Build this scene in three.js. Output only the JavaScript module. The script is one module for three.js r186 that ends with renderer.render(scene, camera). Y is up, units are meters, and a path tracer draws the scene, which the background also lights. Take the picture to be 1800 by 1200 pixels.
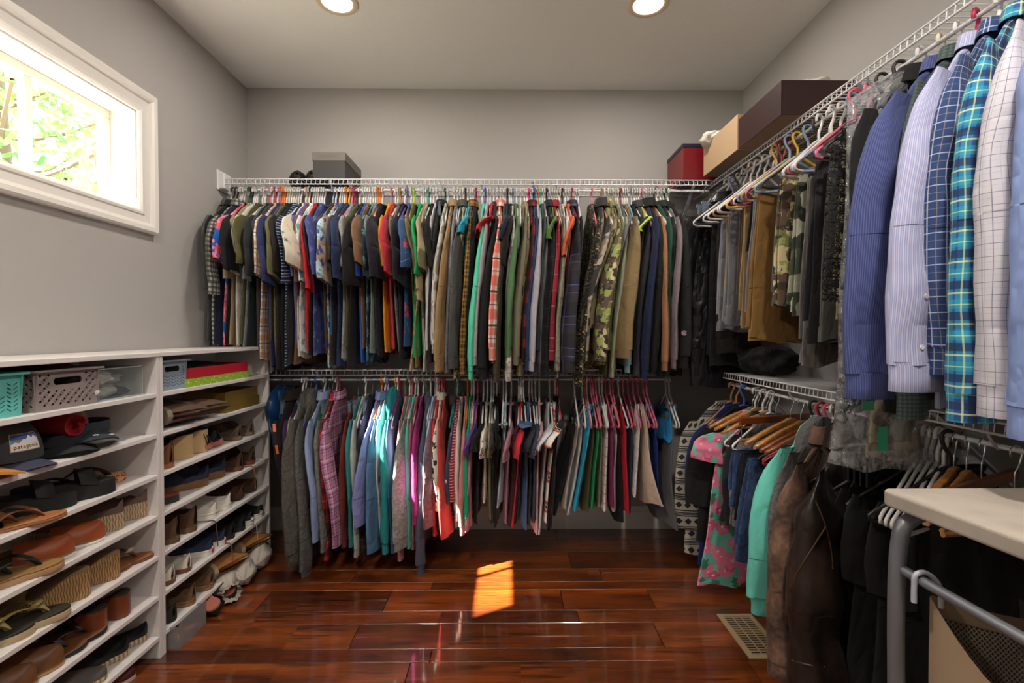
import * as THREE from 'three';
import { mergeGeometries } from 'three/addons/utils/BufferGeometryUtils.js';
import { RoundedBoxGeometry } from 'three/addons/geometries/RoundedBoxGeometry.js';
import { RectAreaLightUniformsLib } from 'three/addons/lights/RectAreaLightUniformsLib.js';

// ---------- camera, sky, sun, exposure ----------
const scene = new THREE.Scene();
const FOCAL = 857;                                                     // focal length in pixels of an 1800 x 1200 frame
const EYE = 1.23;
const camera = new THREE.PerspectiveCamera(2 * Math.atan(600 / FOCAL) * 180 / Math.PI, 1.5, 0.05, 100);
camera.position.set(0, EYE, 0);
camera.rotation.set(-0.0175, -0.0105, 0, 'YXZ');
scene.add(camera);
const renderer = new THREE.WebGLRenderer({ antialias: true });
renderer.toneMapping = THREE.LinearToneMapping;
renderer.toneMappingExposure = 1.0;
renderer.shadowMap.enabled = true;
scene.background = new THREE.Color().setRGB(0.88, 0.97, 1.0);
scene.backgroundIntensity = 8;
const SUN_DIR = new THREE.Vector3(1, -1.22, -0.57).normalize();
const sun = new THREE.DirectionalLight(0xfff0dc, 75);
sun.position.copy(SUN_DIR).multiplyScalar(-12).add(new THREE.Vector3(-0.5, 1, -2.2));
sun.target.position.set(-0.5, 1, -2.2);
sun.castShadow = true;
sun.shadow.mapSize.set(2048, 2048);
Object.assign(sun.shadow.camera, { left: -4, right: 4, top: 4, bottom: -4, near: 1, far: 30 });
sun.name = 'sun';
scene.add(sun, sun.target);
RectAreaLightUniformsLib.init();
const LAMP_POWER = 210, ENTRY_LAMP_POWER = 640;                                                // radiance of each recessed lamp
const LAMP_COLOR = 0xfff5ea;

// room in metres: back wall z = -3.05, left wall x = -1.605, right wall x = 1.473, ceiling 2.74
const BACK = -3.05, LEFT = -1.605, RIGHT = 1.473, CEIL = 2.74, FRONT = 0.95, T = 0.15;
const RAIL_Z = -2.775, HIGH = 2.085, HIGH_ROD = 2.035, LOW = 1.02, LOW_ROD = 0.965, SHELF_D = 0.305;
const RAIL_X = 1.186, RLOW = 1.015, RLOW_ROD = 0.955;
const wx = (px, d) => (px - 891) / FOCAL * d, wy = (py, d) => EYE - (py - 585) / FOCAL * d;   // metres of a sight line at depth d

// ---------- helpers ----------
function rng(a) { return () => { a |= 0; a = a + 0x6D2B79F5 | 0; let t = Math.imul(a ^ a >>> 15, 1 | a); t = t + Math.imul(t ^ t >>> 7, 61 | t) ^ t; return ((t ^ t >>> 14) >>> 0) / 4294967296; }; }
const hash = (s) => { let h = 7; for (const c of String(s)) h = Math.imul(h, 31) + c.charCodeAt(0) | 0; return h; };
const lerp = THREE.MathUtils.lerp, clamp = THREE.MathUtils.clamp;
const sst = (a, b, x) => { const t = clamp((x - a) / (b - a), 0, 1); return t * t * (3 - 2 * t); };
const counts = {};
function numbered(n) { const k = counts[n] = (counts[n] ?? -1) + 1; return k ? `${n}_${String(k).padStart(3, '0')}` : n; }
function obj(name, geo, mat, parent) {
  const m = new THREE.Mesh(Array.isArray(geo) ? join(geo) : geo, mat);
  m.name = numbered(name); m.castShadow = m.receiveShadow = true; (parent || scene).add(m); return m;
}
function join(list) {
  const all = list.map((g) => { const q = g.index ? g.toNonIndexed() : g; for (const k of Object.keys(q.attributes)) if (!['position', 'normal', 'uv'].includes(k)) q.deleteAttribute(k); return q; });
  return all.length > 1 ? mergeGeometries(all) : all[0];
}
function tag(o, label, category, group, kind) { o.userData = {}; if (label) o.userData.label = label; if (category) o.userData.category = category; if (group) o.userData.group = group; if (kind) o.userData.kind = kind; return o; }
function thing(name, label, category, pos = [0, 0, 0], turn = 0, group) {
  const g = new THREE.Group(); g.name = numbered(name); g.position.set(...pos); g.rotation.y = turn; scene.add(g);
  return tag(g, label, category, group);
}
function struct(name, geo, mat, parent) { const m = obj(name, geo, mat, parent); if (!parent) m.userData.kind = 'structure'; return m; }
function structGroup(name) { const g = new THREE.Group(); g.name = numbered(name); g.userData.kind = 'structure'; scene.add(g); return g; }
function box(x0, x1, y0, y1, z0, z1, r = 0) {
  const sx = x1 - x0, sy = y1 - y0, sz = z1 - z0;
  const g = r ? new RoundedBoxGeometry(sx, sy, sz, 2, Math.min(r, sx / 2.1, sy / 2.1, sz / 2.1)) : new THREE.BoxGeometry(sx, sy, sz);
  if (!r) { const uv = g.attributes.uv, n = g.attributes.normal, p = g.attributes.position; for (let i = 0; i < uv.count; i++) { const ax = Math.abs(n.getX(i)), ay = Math.abs(n.getY(i)); uv.setXY(i, ax > .5 ? p.getZ(i) : p.getX(i), ay > .5 ? p.getZ(i) : p.getY(i)); } }
  return g.translate((x0 + x1) / 2, (y0 + y1) / 2, (z0 + z1) / 2);
}
const V = (x, y, z) => new THREE.Vector3(x, y, z);
function tube(pts, r, radial = 6, seg, closed = false) {
  const c = new THREE.CatmullRomCurve3(pts.map((p) => Array.isArray(p) ? V(...p) : p), closed, 'centripetal');
  return new THREE.TubeGeometry(c, seg || pts.length * 4, r, radial, closed);
}
function bar(a, b, r, radial = 6) {
  const d = V(b[0] - a[0], b[1] - a[1], b[2] - a[2]), L = d.length();
  const g = new THREE.CylinderGeometry(r, r, L, radial, 1);
  g.applyQuaternion(new THREE.Quaternion().setFromUnitVectors(V(0, 1, 0), d.normalize()));
  return g.translate((a[0] + b[0]) / 2, (a[1] + b[1]) / 2, (a[2] + b[2]) / 2);
}
// surface from rings of points: rings[i][j] = [x, y, z]; uv in units of tile metres
function loft(rings, { closed = true, capStart = false, capEnd = false, tile = 0.4 } = {}) {
  const n = rings[0].length, m = closed ? n + 1 : n, pos = [], uv = [], idx = [];
  const dist = (a, b) => Math.hypot(a[0] - b[0], a[1] - b[1], a[2] - b[2]), mid = rings[rings.length >> 1], us = [0];
  for (let j = 1; j < m; j++) us.push(us[j - 1] + dist(mid[j % n], mid[j - 1]));
  const cen = rings.map((r) => { const c = [0, 0, 0]; for (const q of r) for (let k = 0; k < 3; k++) c[k] += q[k] / n; return c; });
  let v = 0;
  rings.forEach((r, i) => { if (i) v += Math.max(dist(cen[i], cen[i - 1]), .4 * dist(r[0], rings[i - 1][0])); for (let j = 0; j < m; j++) { pos.push(...r[j % n]); uv.push(us[j] / tile, -v / tile); } });
  for (let i = 0; i + 1 < rings.length; i++) for (let j = 0; j + 1 < m; j++) { const a = i * m + j, b = a + m; idx.push(a, b, a + 1, b, b + 1, a + 1); }
  const cap = (i, flip) => { const c = [0, 0, 0], r = rings[i]; r.forEach((p) => p.forEach((q, k) => c[k] += q / n)); const k0 = pos.length / 3; pos.push(...c); uv.push(0, 0); r.forEach((p) => { pos.push(...p); uv.push((p[0] - c[0]) / tile, (p[2] - c[2]) / tile); }); for (let j = 0; j < n; j++) { const a = k0 + 1 + j, b = k0 + 1 + (j + 1) % n; flip ? idx.push(k0, b, a) : idx.push(k0, a, b); } };
  if (capStart) cap(0, true); if (capEnd) cap(rings.length - 1, false);
  const g = new THREE.BufferGeometry();
  g.setAttribute('position', new THREE.Float32BufferAttribute(pos, 3)); g.setAttribute('uv', new THREE.Float32BufferAttribute(uv, 2)); g.setIndex(idx);
  g.computeVertexNormals();
  if (closed) { const N = g.attributes.normal; for (let i = 0; i < rings.length; i++) { const a = i * m, b = a + n; const x = N.getX(a) + N.getX(b), y = N.getY(a) + N.getY(b), z = N.getZ(a) + N.getZ(b), l = Math.hypot(x, y, z) || 1; N.setXYZ(a, x / l, y / l, z / l); N.setXYZ(b, x / l, y / l, z / l); } }
  return g;
}
// words that keep every label apart
const usedLabels = new Set();
function unique(...choices) { for (const c of choices) if (!usedLabels.has(c)) { usedLabels.add(c); return c; } return choices[choices.length - 1]; }

const fit = (...c) => unique(...c.filter((t) => t.split(/\s+/).length <= 16), ...c.slice(-1));

// ---------- textures ----------
function lattice(seed, n) { const r = rng(seed), a = new Float32Array(n * n); for (let i = 0; i < a.length; i++) a[i] = r(); return (x, y) => { const xi = Math.floor(x), yi = Math.floor(y), fx = x - xi, fy = y - yi, s = fx * fx * (3 - 2 * fx), t = fy * fy * (3 - 2 * fy), q = (i, j) => a[(((j % n) + n) % n) * n + ((i % n) + n) % n]; return lerp(lerp(q(xi, yi), q(xi + 1, yi), s), lerp(q(xi, yi + 1), q(xi + 1, yi + 1), s), t); }; }
function fbm(seed, n, oct = 3) { const L = []; for (let o = 0; o < oct; o++) L.push(lattice(seed + o * 17, n << o)); return (u, v) => { let s = 0, a = .5, w = 0; L.forEach((f, o) => { s += a * f(u * (n << o), v * (n << o)); w += a; a *= .5; }); return s / w; }; }
function pixels(size, fn, srgb = true) {
  const d = new Uint8Array(size * size * 4);
  for (let y = 0; y < size; y++) for (let x = 0; x < size; x++) { const c = fn(x / size, y / size), i = (y * size + x) * 4; if (Array.isArray(c)) { d[i] = clamp(c[0], 0, 255); d[i + 1] = clamp(c[1], 0, 255); d[i + 2] = clamp(c[2], 0, 255); } else d[i] = d[i + 1] = d[i + 2] = clamp(c * 255, 0, 255); d[i + 3] = 255; }
  const t = new THREE.DataTexture(d, size, size); t.wrapS = t.wrapT = THREE.RepeatWrapping; t.magFilter = THREE.LinearFilter; t.minFilter = THREE.LinearMipmapLinearFilter; t.generateMipmaps = true;
  if (srgb) t.colorSpace = THREE.SRGBColorSpace; t.needsUpdate = true; return t;
}
function canvasTex(w, h, draw, repeat = true) {
  const c = document.createElement('canvas'); c.width = w; c.height = h; draw(c.getContext('2d'), w, h);
  const t = new THREE.CanvasTexture(c); t.colorSpace = THREE.SRGBColorSpace; if (repeat) t.wrapS = t.wrapT = THREE.RepeatWrapping; return t;
}
const rgb = (h) => [parseInt(h.slice(1, 3), 16), parseInt(h.slice(3, 5), 16), parseInt(h.slice(5, 7), 16)];
// woven check: every band crosses warp and weft at half strength
function plaid(bg, bands) {
  return canvasTex(192, 192, (c, w) => {
    c.fillStyle = bg; c.fillRect(0, 0, w, w);
    for (const [p, s, col, al = .5, dir = 3] of bands) { c.fillStyle = col; c.globalAlpha = al; if (dir & 1) c.fillRect(p * w, 0, s * w, w); if (dir & 2) c.fillRect(0, p * w, w, s * w); }
  });
}
function camo(cols, n, seed, stretch = 1, size = 256) {
  const fs = cols.map((_, i) => fbm(seed + i * 31, n, 3)), cc = cols.map(rgb);
  return pixels(size, (u, v) => { let k = 0; for (let i = 1; i < cols.length; i++) if (fs[i](u, v * stretch) > .5 + .015 * i) k = i; return cc[k]; });
}
function scatter(bg, n, seed, draw, size = 256) {
  return canvasTex(size, size, (c, w) => {
    c.fillStyle = bg; c.fillRect(0, 0, w, w); const r = rng(seed);
    for (let i = 0; i < n; i++) { const x = r() * w, y = r() * w, a = r() * 6.28, s = .7 + r() * .6, k = r(); for (const dx of [-w, 0, w]) for (const dy of [-w, 0, w]) { if (x + dx < -60 || x + dx > w + 60 || y + dy < -60 || y + dy > w + 60) continue; c.save(); c.translate(x + dx, y + dy); c.rotate(a); c.scale(s, s); draw(c, k); c.restore(); } }
  });
}
const petals = (c, n, len, wid, col, mid) => { c.fillStyle = col; for (let i = 0; i < n; i++) { c.rotate(6.283 / n); c.beginPath(); c.ellipse(len * .55, 0, len * .5, wid, 0, 0, 6.3); c.fill(); } if (mid) { c.fillStyle = mid; c.beginPath(); c.arc(0, 0, wid * .6, 0, 6.3); c.fill(); } };
const frond = (c, len, col) => { c.fillStyle = col; for (let i = -3; i <= 3; i++) { c.save(); c.translate(i * len * .13, 0); for (const s of [-1, 1]) { c.save(); c.rotate(s * .9); c.beginPath(); c.ellipse(len * .2, 0, len * .22, len * .06, 0, 0, 6.3); c.fill(); c.restore(); } c.restore(); } };
const star = (c, r, col) => { c.fillStyle = col; c.beginPath(); for (let i = 0; i < 10; i++) { const a = i * Math.PI / 5, q = i % 2 ? r * .4 : r; c.lineTo(Math.sin(a) * q, -Math.cos(a) * q); } c.fill(); };
const heatherN = fbm(71, 48, 2), creaseN = fbm(5, 5, 4);
const TX = {
  heather: pixels(256, (u, v) => { const k = 222 + 90 * (heatherN(u, v) - .5); return [k, k, k]; }),
  crease: pixels(256, (u, v) => { const a = creaseN(u, v * .6), b = creaseN(u * .5 + .3, v * .5 + .7); return .6 * (1 - Math.abs(2 * a - 1)) ** 2 + .4 * b; }, false),
};
// name: [texture, metres per repeat, extra]
const lazy = {
  grey_check: () => [plaid('#b9b8ac', [[0, .25, '#2a2a26', .55], [.5, .25, '#2a2a26', .55]]), .05],
  hawaii: () => [scatter('#1d5fb4', 34, 3, (c, k) => petals(c, 5, 34, 10, k > .4 ? '#dd5f74' : '#f08aa0', '#c83a50')), .26],
  orange_plaid: () => [plaid('#d8cfc4', [[.1, .3, '#c9733c', .5], [.55, .08, '#5f4a3c', .6], [.75, .15, '#b98a6c', .5]]), .09],
  palms: () => [scatter('#cdc3ae', 16, 9, (c, k) => { if (k > .35) { c.strokeStyle = '#4d6f75'; c.lineWidth = 2; c.beginPath(); c.moveTo(0, 0); c.lineTo(0, 22); c.stroke(); petals(c, 6, 12, 2, '#3d656d'); } else { c.fillStyle = '#6f9095'; c.fillRect(-22, 0, 44, 3); } }), .26],
  dots: () => [scatter('#d6d2cc', 26, 4, (c) => { c.fillStyle = '#33343c'; c.beginPath(); c.arc(0, 0, 3.2, 0, 7); c.fill(); }), .18],
  tan_leaves: () => [scatter('#b3977c', 26, 12, (c, k) => k > .55 ? frond(c, 46, '#27408f') : k > .3 ? petals(c, 5, 24, 8, '#b8d3da', '#5d8fa8') : frond(c, 30, '#4f86a8')), .26],
  indigo_floral: () => [scatter('#3f4a86', 22, 14, (c, k) => k > .5 ? frond(c, 26, '#5c69a6') : petals(c, 5, 12, 4, k > .3 ? '#cfc06a' : '#6d78ad')), .24],
  teal_floral: () => [scatter('#1d3346', 24, 15, (c, k) => k > .5 ? frond(c, 40, '#3f6f78') : petals(c, 6, 20, 6, '#5d8f8e')), .26],
  flamingo: () => [scatter('#31527f', 18, 21, (c, k) => k > .45 ? petals(c, 5, 26, 8, '#cf3f63', '#e36a86') : (c.fillStyle = '#7fa0c4', c.fillRect(-30, 0, 60, 3))), .25],
  stripes_navy: () => [plaid('#15182a', [[.1, .12, '#8fa6cf', .9, 2], [.4, .12, '#8fa6cf', .9, 2], [.7, .12, '#8fa6cf', .9, 2]]), .05],
  aloha_white: () => [scatter('#d9e2e0', 22, 31, (c, k) => k > .5 ? frond(c, 36, '#5aa3a8') : petals(c, 5, 18, 6, '#8fc3d8')), .25],
  camo_tan: () => [camo(['#8d7a58', '#6b5c40', '#4e4a33', '#b3a27c'], 5, 41), .35],
  camo_brown: () => [camo(['#8c7c60', '#5b4c36', '#6e6b4c', '#a89878'], 4, 43), .4],
  camo_leaf: () => [camo(['#6d6f45', '#c1b287', '#3a3228', '#8f9a55', '#5a4638'], 10, 45), .34],
  camo_wood: () => [camo(['#6a665c', '#4c5142', '#2b2a28', '#a39480'], 5, 47), .35],
  camo_dark: () => [camo(['#4a4334', '#2c281f', '#5f5a3c', '#8a7c5c'], 6, 49), .3],
  camo_green: () => [camo(['#59604c', '#3f4838', '#9fa08c', '#2f332c'], 4, 51), .4],
  camo_pale: () => [camo(['#c2bcb0', '#a8a4a0', '#d3cfc6', '#98928a'], 6, 53), .3],
  camo_moss: () => [camo(['#6f7551', '#a3a578', '#d0cfa5', '#4d5238'], 14, 55), .3],
  tiger: () => [camo(['#15130f', '#b09a68', '#15130f', '#4f4a34'], 8, 57, 3), .26],
  black_plaid: () => [plaid('#24252b', [[0, .4, '#0e0e12', .7], [.6, .04, '#4a4a55', .6]]), .09],
  orange_dark: () => [plaid('#1d1712', [[.05, .3, '#c98a2c', .5], [.5, .2, '#c98a2c', .45]]), .05],
  red_plaid: () => [plaid('#e4ddd6', [[.05, .3, '#d8402f', .5], [.5, .06, '#20181a', .7], [.6, .22, '#d8402f', .45], [.9, .03, '#20181a', .6]]), .17],
  buffalo: () => [plaid('#8c1f22', [[0, .5, '#120e10', .6]]), .12],
  burgundy: () => [plaid('#8d1828', [[.1, .02, '#d99aa2', .8], [.6, .02, '#d99aa2', .6]]), .16],
  purple_plaid: () => [plaid('#4a474d', [[0, .42, '#1c1a20', .6], [.44, .02, '#6a62b8', .9], [.7, .02, '#6a62b8', .7]]), .16],
  herring: () => [plaid('#3c3a3e', [[0, .2, '#23222a', .8, 1], [.4, .2, '#23222a', .8, 1], [.75, .1, '#55525a', .8, 1]]), .02],
  green_plaid: () => [plaid('#1d3a2e', [[0, .4, '#0e1614', .6], [.6, .05, '#7a2d2a', .6]]), .1],
  pink_plaid: () => [plaid('#c493ae', [[.05, .12, '#6d2f55', .6], [.28, .04, '#3d2036', .7], [.42, .2, '#a5638b', .5], [.72, .04, '#46233c', .7], [.85, .06, '#e4c8d6', .6]]), .075],
  red_tartan: () => [plaid('#a51f2b', [[.1, .3, '#2a1418', .6], [.7, .05, '#e3b2b0', .5]]), .11],
  script: () => [scatter('#cfc5b8', 12, 61, (c) => { c.strokeStyle = '#2b2a2c'; c.lineWidth = 3; c.beginPath(); for (let i = 0; i < 7; i++) c.lineTo(-24 + i * 8, i % 2 ? 7 : -7); c.stroke(); }), .22],
  black_floral: () => [scatter('#dfd8c8', 16, 63, (c, k) => k > .4 ? frond(c, 40, '#22211f') : petals(c, 5, 15, 4, '#55514b')), .26],
  stars: () => [scatter('#3a4258', 14, 65, (c) => star(c, 13, '#d9d2c6')), .24],
  red_stripe: () => [plaid('#a5192b', [[.04, .06, '#e7d6d2', .9, 2], [.3, .06, '#e7d6d2', .9, 2], [.55, .06, '#e7d6d2', .9, 2], [.8, .06, '#e7d6d2', .9, 2]]), .06],
  white_pink: () => [plaid('#e2d8d4', [[.1, .05, '#d8788c', .9, 2], [.6, .05, '#d8788c', .9, 2]]), .1],
  speckle: () => [scatter('#d7d5d3', 260, 67, (c) => { c.fillStyle = '#3c3d44'; c.fillRect(-3, -1.6, 6, 3.2); }), .12],
  aztec: () => [canvasTex(256, 256, (c, w) => { c.fillStyle = '#b9b2a8'; c.fillRect(0, 0, w, w); c.strokeStyle = '#17171b'; c.lineWidth = 8; for (let y = 0; y < 2; y++) for (let x = 0; x < 4; x++) for (const k of [8, 20]) { c.beginPath(); c.moveTo(x * 64 + 32, y * 128 + 34 - k); c.lineTo(x * 64 + 32 + k, y * 128 + 34); c.lineTo(x * 64 + 32, y * 128 + 34 + k); c.lineTo(x * 64 + 32 - k, y * 128 + 34); c.closePath(); c.stroke(); } c.fillStyle = '#17171b'; for (const y of [74, 92, 116, 202, 220, 244]) c.fillRect(0, y, w, 8); c.fillStyle = '#39465c'; c.fillRect(0, 104, w, 8); c.fillRect(0, 232, w, 8); }), .17],
  pink_garden: () => [scatter('#6fc3b0', 60, 69, (c, k) => k > .55 ? petals(c, 6, 26, 9, '#e87f9d', '#f6b7c6') : k > .3 ? frond(c, 34, '#3f7f62') : petals(c, 5, 18, 7, '#d95f86', '#f3dcd8')), .3],
  graphic: () => [canvasTex(128, 128, (c, w) => { c.fillStyle = '#ddd6cc'; c.fillRect(0, 0, w, w); c.fillStyle = '#c64a2c'; c.fillRect(0, 30, w, 14); c.fillRect(0, 66, w, 12); c.fillStyle = '#22201f'; for (let i = 0; i < 6; i++) c.fillRect(i * 22, 47, 13, 15); }), .16],
  pin_navy: () => [plaid('#36406f', [[0, .2, '#6d77a8', .5, 1], [.5, .2, '#6d77a8', .5, 1]]), .010],
  pin_lilac: () => [plaid('#9297c0', [[0, .3, '#bcbcd6', .7, 1], [.5, .3, '#d5d4e6', .7, 1]]), .008],
  blue_check: () => [plaid('#27406e', [[0, .07, '#cfd3dd', .75], [.5, .05, '#a08a78', .6]]), .034],
  tartan: () => [plaid('#1f4f8a', [[0, .3, '#2ba3b8', .55], [.4, .26, '#16234a', .7], [.76, .06, '#e8e29a', .75], [.14, .04, '#e8e29a', .6]]), .062],
  grid_white: () => [plaid('#c3c0c6', [[.1, .05, '#5a5d7c', .7], [.55, .03, '#9a9ab0', .6]]), .024],
  grid_lilac: () => [plaid('#a8a3bd', [[.1, .06, '#3a3650', .7], [.6, .04, '#d6d2e2', .6]]), .05],
  green_dot: () => [plaid('#3c4a48', [[0, .3, '#566662', .6], [.5, .2, '#2c3836', .6]]), .01],
  denim: () => { const n = fbm(91, 40, 2), m = fbm(92, 5, 3); return [pixels(256, (u, v) => { const k = .75 + .35 * (n(u, v) - .5) + .5 * (m(u, v) - .5); return [66 * k, 92 * k, 140 * k]; }), .25]; },
  leather: () => { const n = fbm(93, 26, 2), m = fbm(94, 4, 3); return [pixels(256, (u, v) => { const k = .8 + .25 * (n(u, v) - .5) + .9 * (m(u, v) - .5); return [50 * k, 37 * k, 31 * k]; }), .4, { roughness: .34 }]; },
  lace: () => { const n = fbm(98, 14, 1), m = fbm(99, 22, 1); const al = pixels(256, (u, v) => (Math.abs(n(u, v) - .5) < .075 || Math.abs(m(u, v) - .5) < .06 || (v * 6) % 1 < .1 ? 1 : 0), false); return [pixels(4, () => [20, 19, 20]), .16, { alphaMap: al, transparent: true }]; },
  mesh: () => { const al = pixels(64, (u, v) => (Math.abs(((u + v) * 8) % 1 - .5) > .3 || Math.abs(((u - v + 4) * 8) % 1 - .5) > .3 ? 1 : 0), false); return [pixels(4, () => [150, 134, 114]), .08, { alphaMap: al, transparent: true }]; },
  suede: () => { const n = fbm(95, 30, 3), m = fbm(96, 4, 3); return [pixels(256, (u, v) => { const k = .8 + .5 * (n(u, v) - .5) + .8 * (m(u, v) - .5); return [118 * k, 88 * k, 70 * k]; }), .35]; },
};
const fabrics = {};
function fabric(key) {                                              // '#rrggbb', '#rrggbb~' for marled yarn, '#rrggbb!' for a glossy shell, or a pattern's name
  if (fabrics[key]) return fabrics[key];
  let m, tile = .4;
  if (key[0] === '#') {
    m = new THREE.MeshPhysicalMaterial({ color: key.slice(0, 7), roughness: .92, bumpMap: TX.crease, bumpScale: .010, side: THREE.DoubleSide });
    if (key[7] === '~') { m.map = TX.heather; tile = .3; }
    if (key[7] === '!') m.roughness = .35;
  } else {
    const [map, t, extra] = lazy[key](); tile = t;
    const bump = TX.crease.clone(); bump.repeat.set(tile / .4, tile / .4); bump.needsUpdate = true;
    m = new THREE.MeshPhysicalMaterial({ map, roughness: .9, bumpMap: bump, bumpScale: .006, side: THREE.DoubleSide, ...extra });
  }
  m.sheen = .25; m.sheenRoughness = .6; m.sheenColor = new THREE.Color(.5, .5, .5);
  return fabrics[key] = { m, tile };
}
const solid = {};
function plain(color, roughness = .5, extra = {}) { const k = color + roughness + JSON.stringify(extra); return solid[k] ??= new THREE.MeshPhysicalMaterial({ color, roughness, side: THREE.DoubleSide, ...extra }); }

// ---------- the room ----------
const wallN = fbm(201, 60, 2), wallTex = pixels(256, (u, v) => wallN(u, v), false);
const M = {
  wall: new THREE.MeshStandardMaterial({ color: new THREE.Color().setRGB(.42, .405, .388), roughness: .85, bumpMap: wallTex, bumpScale: .0006 }),
  ceiling: new THREE.MeshStandardMaterial({ color: new THREE.Color().setRGB(.83, .825, .81), roughness: .9, bumpMap: wallTex, bumpScale: .0006 }),
  trim: plain('#e6e2dc', .4), cabinet: plain('#dcd8d6', .42), wire: plain('#e3e3e4', .35), brace: plain('#b9bec6', .35),
  steel: plain('#c8cacd', .25, { metalness: 1 }), darkSteel: plain('#6b6e74', .4, { metalness: .8 }),
};
{
  const s = new THREE.Shape([[-3.2, -.1], [FRONT + T, -.1], [FRONT + T, CEIL + T], [-3.2, CEIL + T]].map(([a, b]) => new THREE.Vector2(-a, b)));
  s.holes.push(new THREE.Path([[-2.15, 1.765], [-1.135, 1.765], [-1.135, 2.197], [-2.15, 2.197]].map(([a, b]) => new THREE.Vector2(-a, b))));
  const g = new THREE.ExtrudeGeometry(s, { depth: T, bevelEnabled: false }); g.rotateY(Math.PI / 2); g.translate(LEFT - T, 0, 0);
  struct('wall_left', g, M.wall);
}
struct('wall_back', box(LEFT, RIGHT, -.1, CEIL + T, BACK - T, BACK), M.wall);
struct('wall_right', box(RIGHT, RIGHT + T, -.1, CEIL + T, BACK - T, FRONT + T), M.wall);
struct('wall_front', box(LEFT, RIGHT, -.1, CEIL + T, FRONT, FRONT + T), M.wall);
struct('ceiling', box(LEFT, RIGHT, CEIL, CEIL + T, BACK, FRONT), M.ceiling);
function baseboard(name, a, b) {
  const prof = [[0, 0], [.016, 0], [.016, .105], [.012, .115], [.012, .125], [.005, .14], [0, .14]];
  const d = V(b[0] - a[0], 0, b[1] - a[1]).normalize(), n = V(-d.z, 0, d.x);
  const g = loft([a, b].map((p) => prof.map(([o, y]) => [p[0] + n.x * o, y, p[1] + n.z * o])), { capStart: true, capEnd: true, tile: 1 }).toNonIndexed(); g.computeVertexNormals();
  struct(name, g, M.trim);
}
baseboard('baseboard_back', [LEFT, BACK], [RIGHT, BACK]);
baseboard('baseboard_left', [LEFT, FRONT], [LEFT, BACK]);
baseboard('baseboard_right', [RIGHT, BACK], [RIGHT, FRONT]);
baseboard('baseboard_front', [RIGHT, FRONT], [LEFT, FRONT]);

// floor of planks, each its own board with eased edges
{
  const fl = structGroup('floor');
  const a = fbm(301, 3, 3), b = fbm(302, 8, 3), c = fbm(303, 24, 2);
  const grain = pixels(512, (u, v) => {
    const w = .12 * (a(u, v) - .5), s = b(u * .25, v * 3 + w * 4), f = c(u * .5, v * 4), d = a(u, v * 2 + w);
    const g = c(u * 1.5, v * 9), k = .45 + .45 * s + .3 * (f - .5) + .75 * (d - .5) + .28 * (g - .5), dark = sst(.6, .72, c(u * .25, v * 3) * .5 + b(u * .6, v * 2) * .5) * .5;
    const q = clamp(k, .12, 1.3) * (1 - dark);
    return [34 + 106 * q, 14 + 57 * q, 8 + 19 * q];
  });
  const wav = fbm(305, 6, 2), ripple = pixels(256, (u, v) => wav(u * 1, v * .34) * .8 + .2 * b(u, v * 2), false);
  const mats = ['#ffffff', '#d8cfc8', '#fff0de', '#c2b6b0'].map((t) => new THREE.MeshPhysicalMaterial({ map: grain, color: t, roughness: .3, bumpMap: ripple, bumpScale: .008, clearcoat: 1, clearcoatRoughness: .07 }));
  const dark = plain('#150a06', .9);
  struct('subfloor', box(LEFT, RIGHT, -.1, -.014, BACK, FRONT), dark, fl);
  const rows = [3.05, 2.88, 2.72, 2.52, 2.39, 2.316, 2.14, 2.047, 1.882, 1.805, 1.63];
  const joints = { 2: [.34], 3: [-.77, .48], 4: [-.365], 5: [-1.12, -.55, .255, .67], 6: [-.29, .31], 7: [-.62, .62], 8: [-.29], 9: [-.36, .9] };
  const r = rng(5), steps = [.165, .09, .125, .075];
  for (let z = 1.63, i = 0; z > -FRONT;) { z -= steps[i++ % 4]; rows.push(Math.max(z, -FRONT)); }
  for (let i = 0; i + 1 < rows.length; i++) {
    let xs = joints[i] ? [LEFT, ...joints[i], RIGHT] : [LEFT];
    if (!joints[i]) { let x = LEFT + .3 + r() * .6; while (x < RIGHT - .25) { xs.push(x); x += .65 + r() * .7; } xs.push(RIGHT); }
    for (let j = 0; j + 1 < xs.length; j++) {
      const g = .0012, e = .0013, x0 = xs[j] + g, x1 = xs[j + 1] - g, z0 = -rows[i] + g, z1 = -rows[i + 1] - g, h = (r() - .5) * .0012, u0 = r() * 3, v0 = r() * 3;
      const ring = (o, y) => [[x0 + o, y, z0 + o], [x1 - o, y, z0 + o], [x1 - o, y, z1 - o], [x0 + o, y, z1 - o]];
      const q = loft([ring(0, -.014), ring(0, h - .0013), ring(e, h)].map((k) => k.slice().reverse()), { capEnd: true }).toNonIndexed(); q.computeVertexNormals();
      const p = q.attributes.position, uv = q.attributes.uv; for (let k = 0; k < p.count; k++) uv.setXY(k, u0 + p.getX(k) / 1.1, v0 + p.getZ(k) / .62);
      obj('plank', q, mats[Math.floor(r() * 4)], fl);
    }
  }
}

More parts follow.
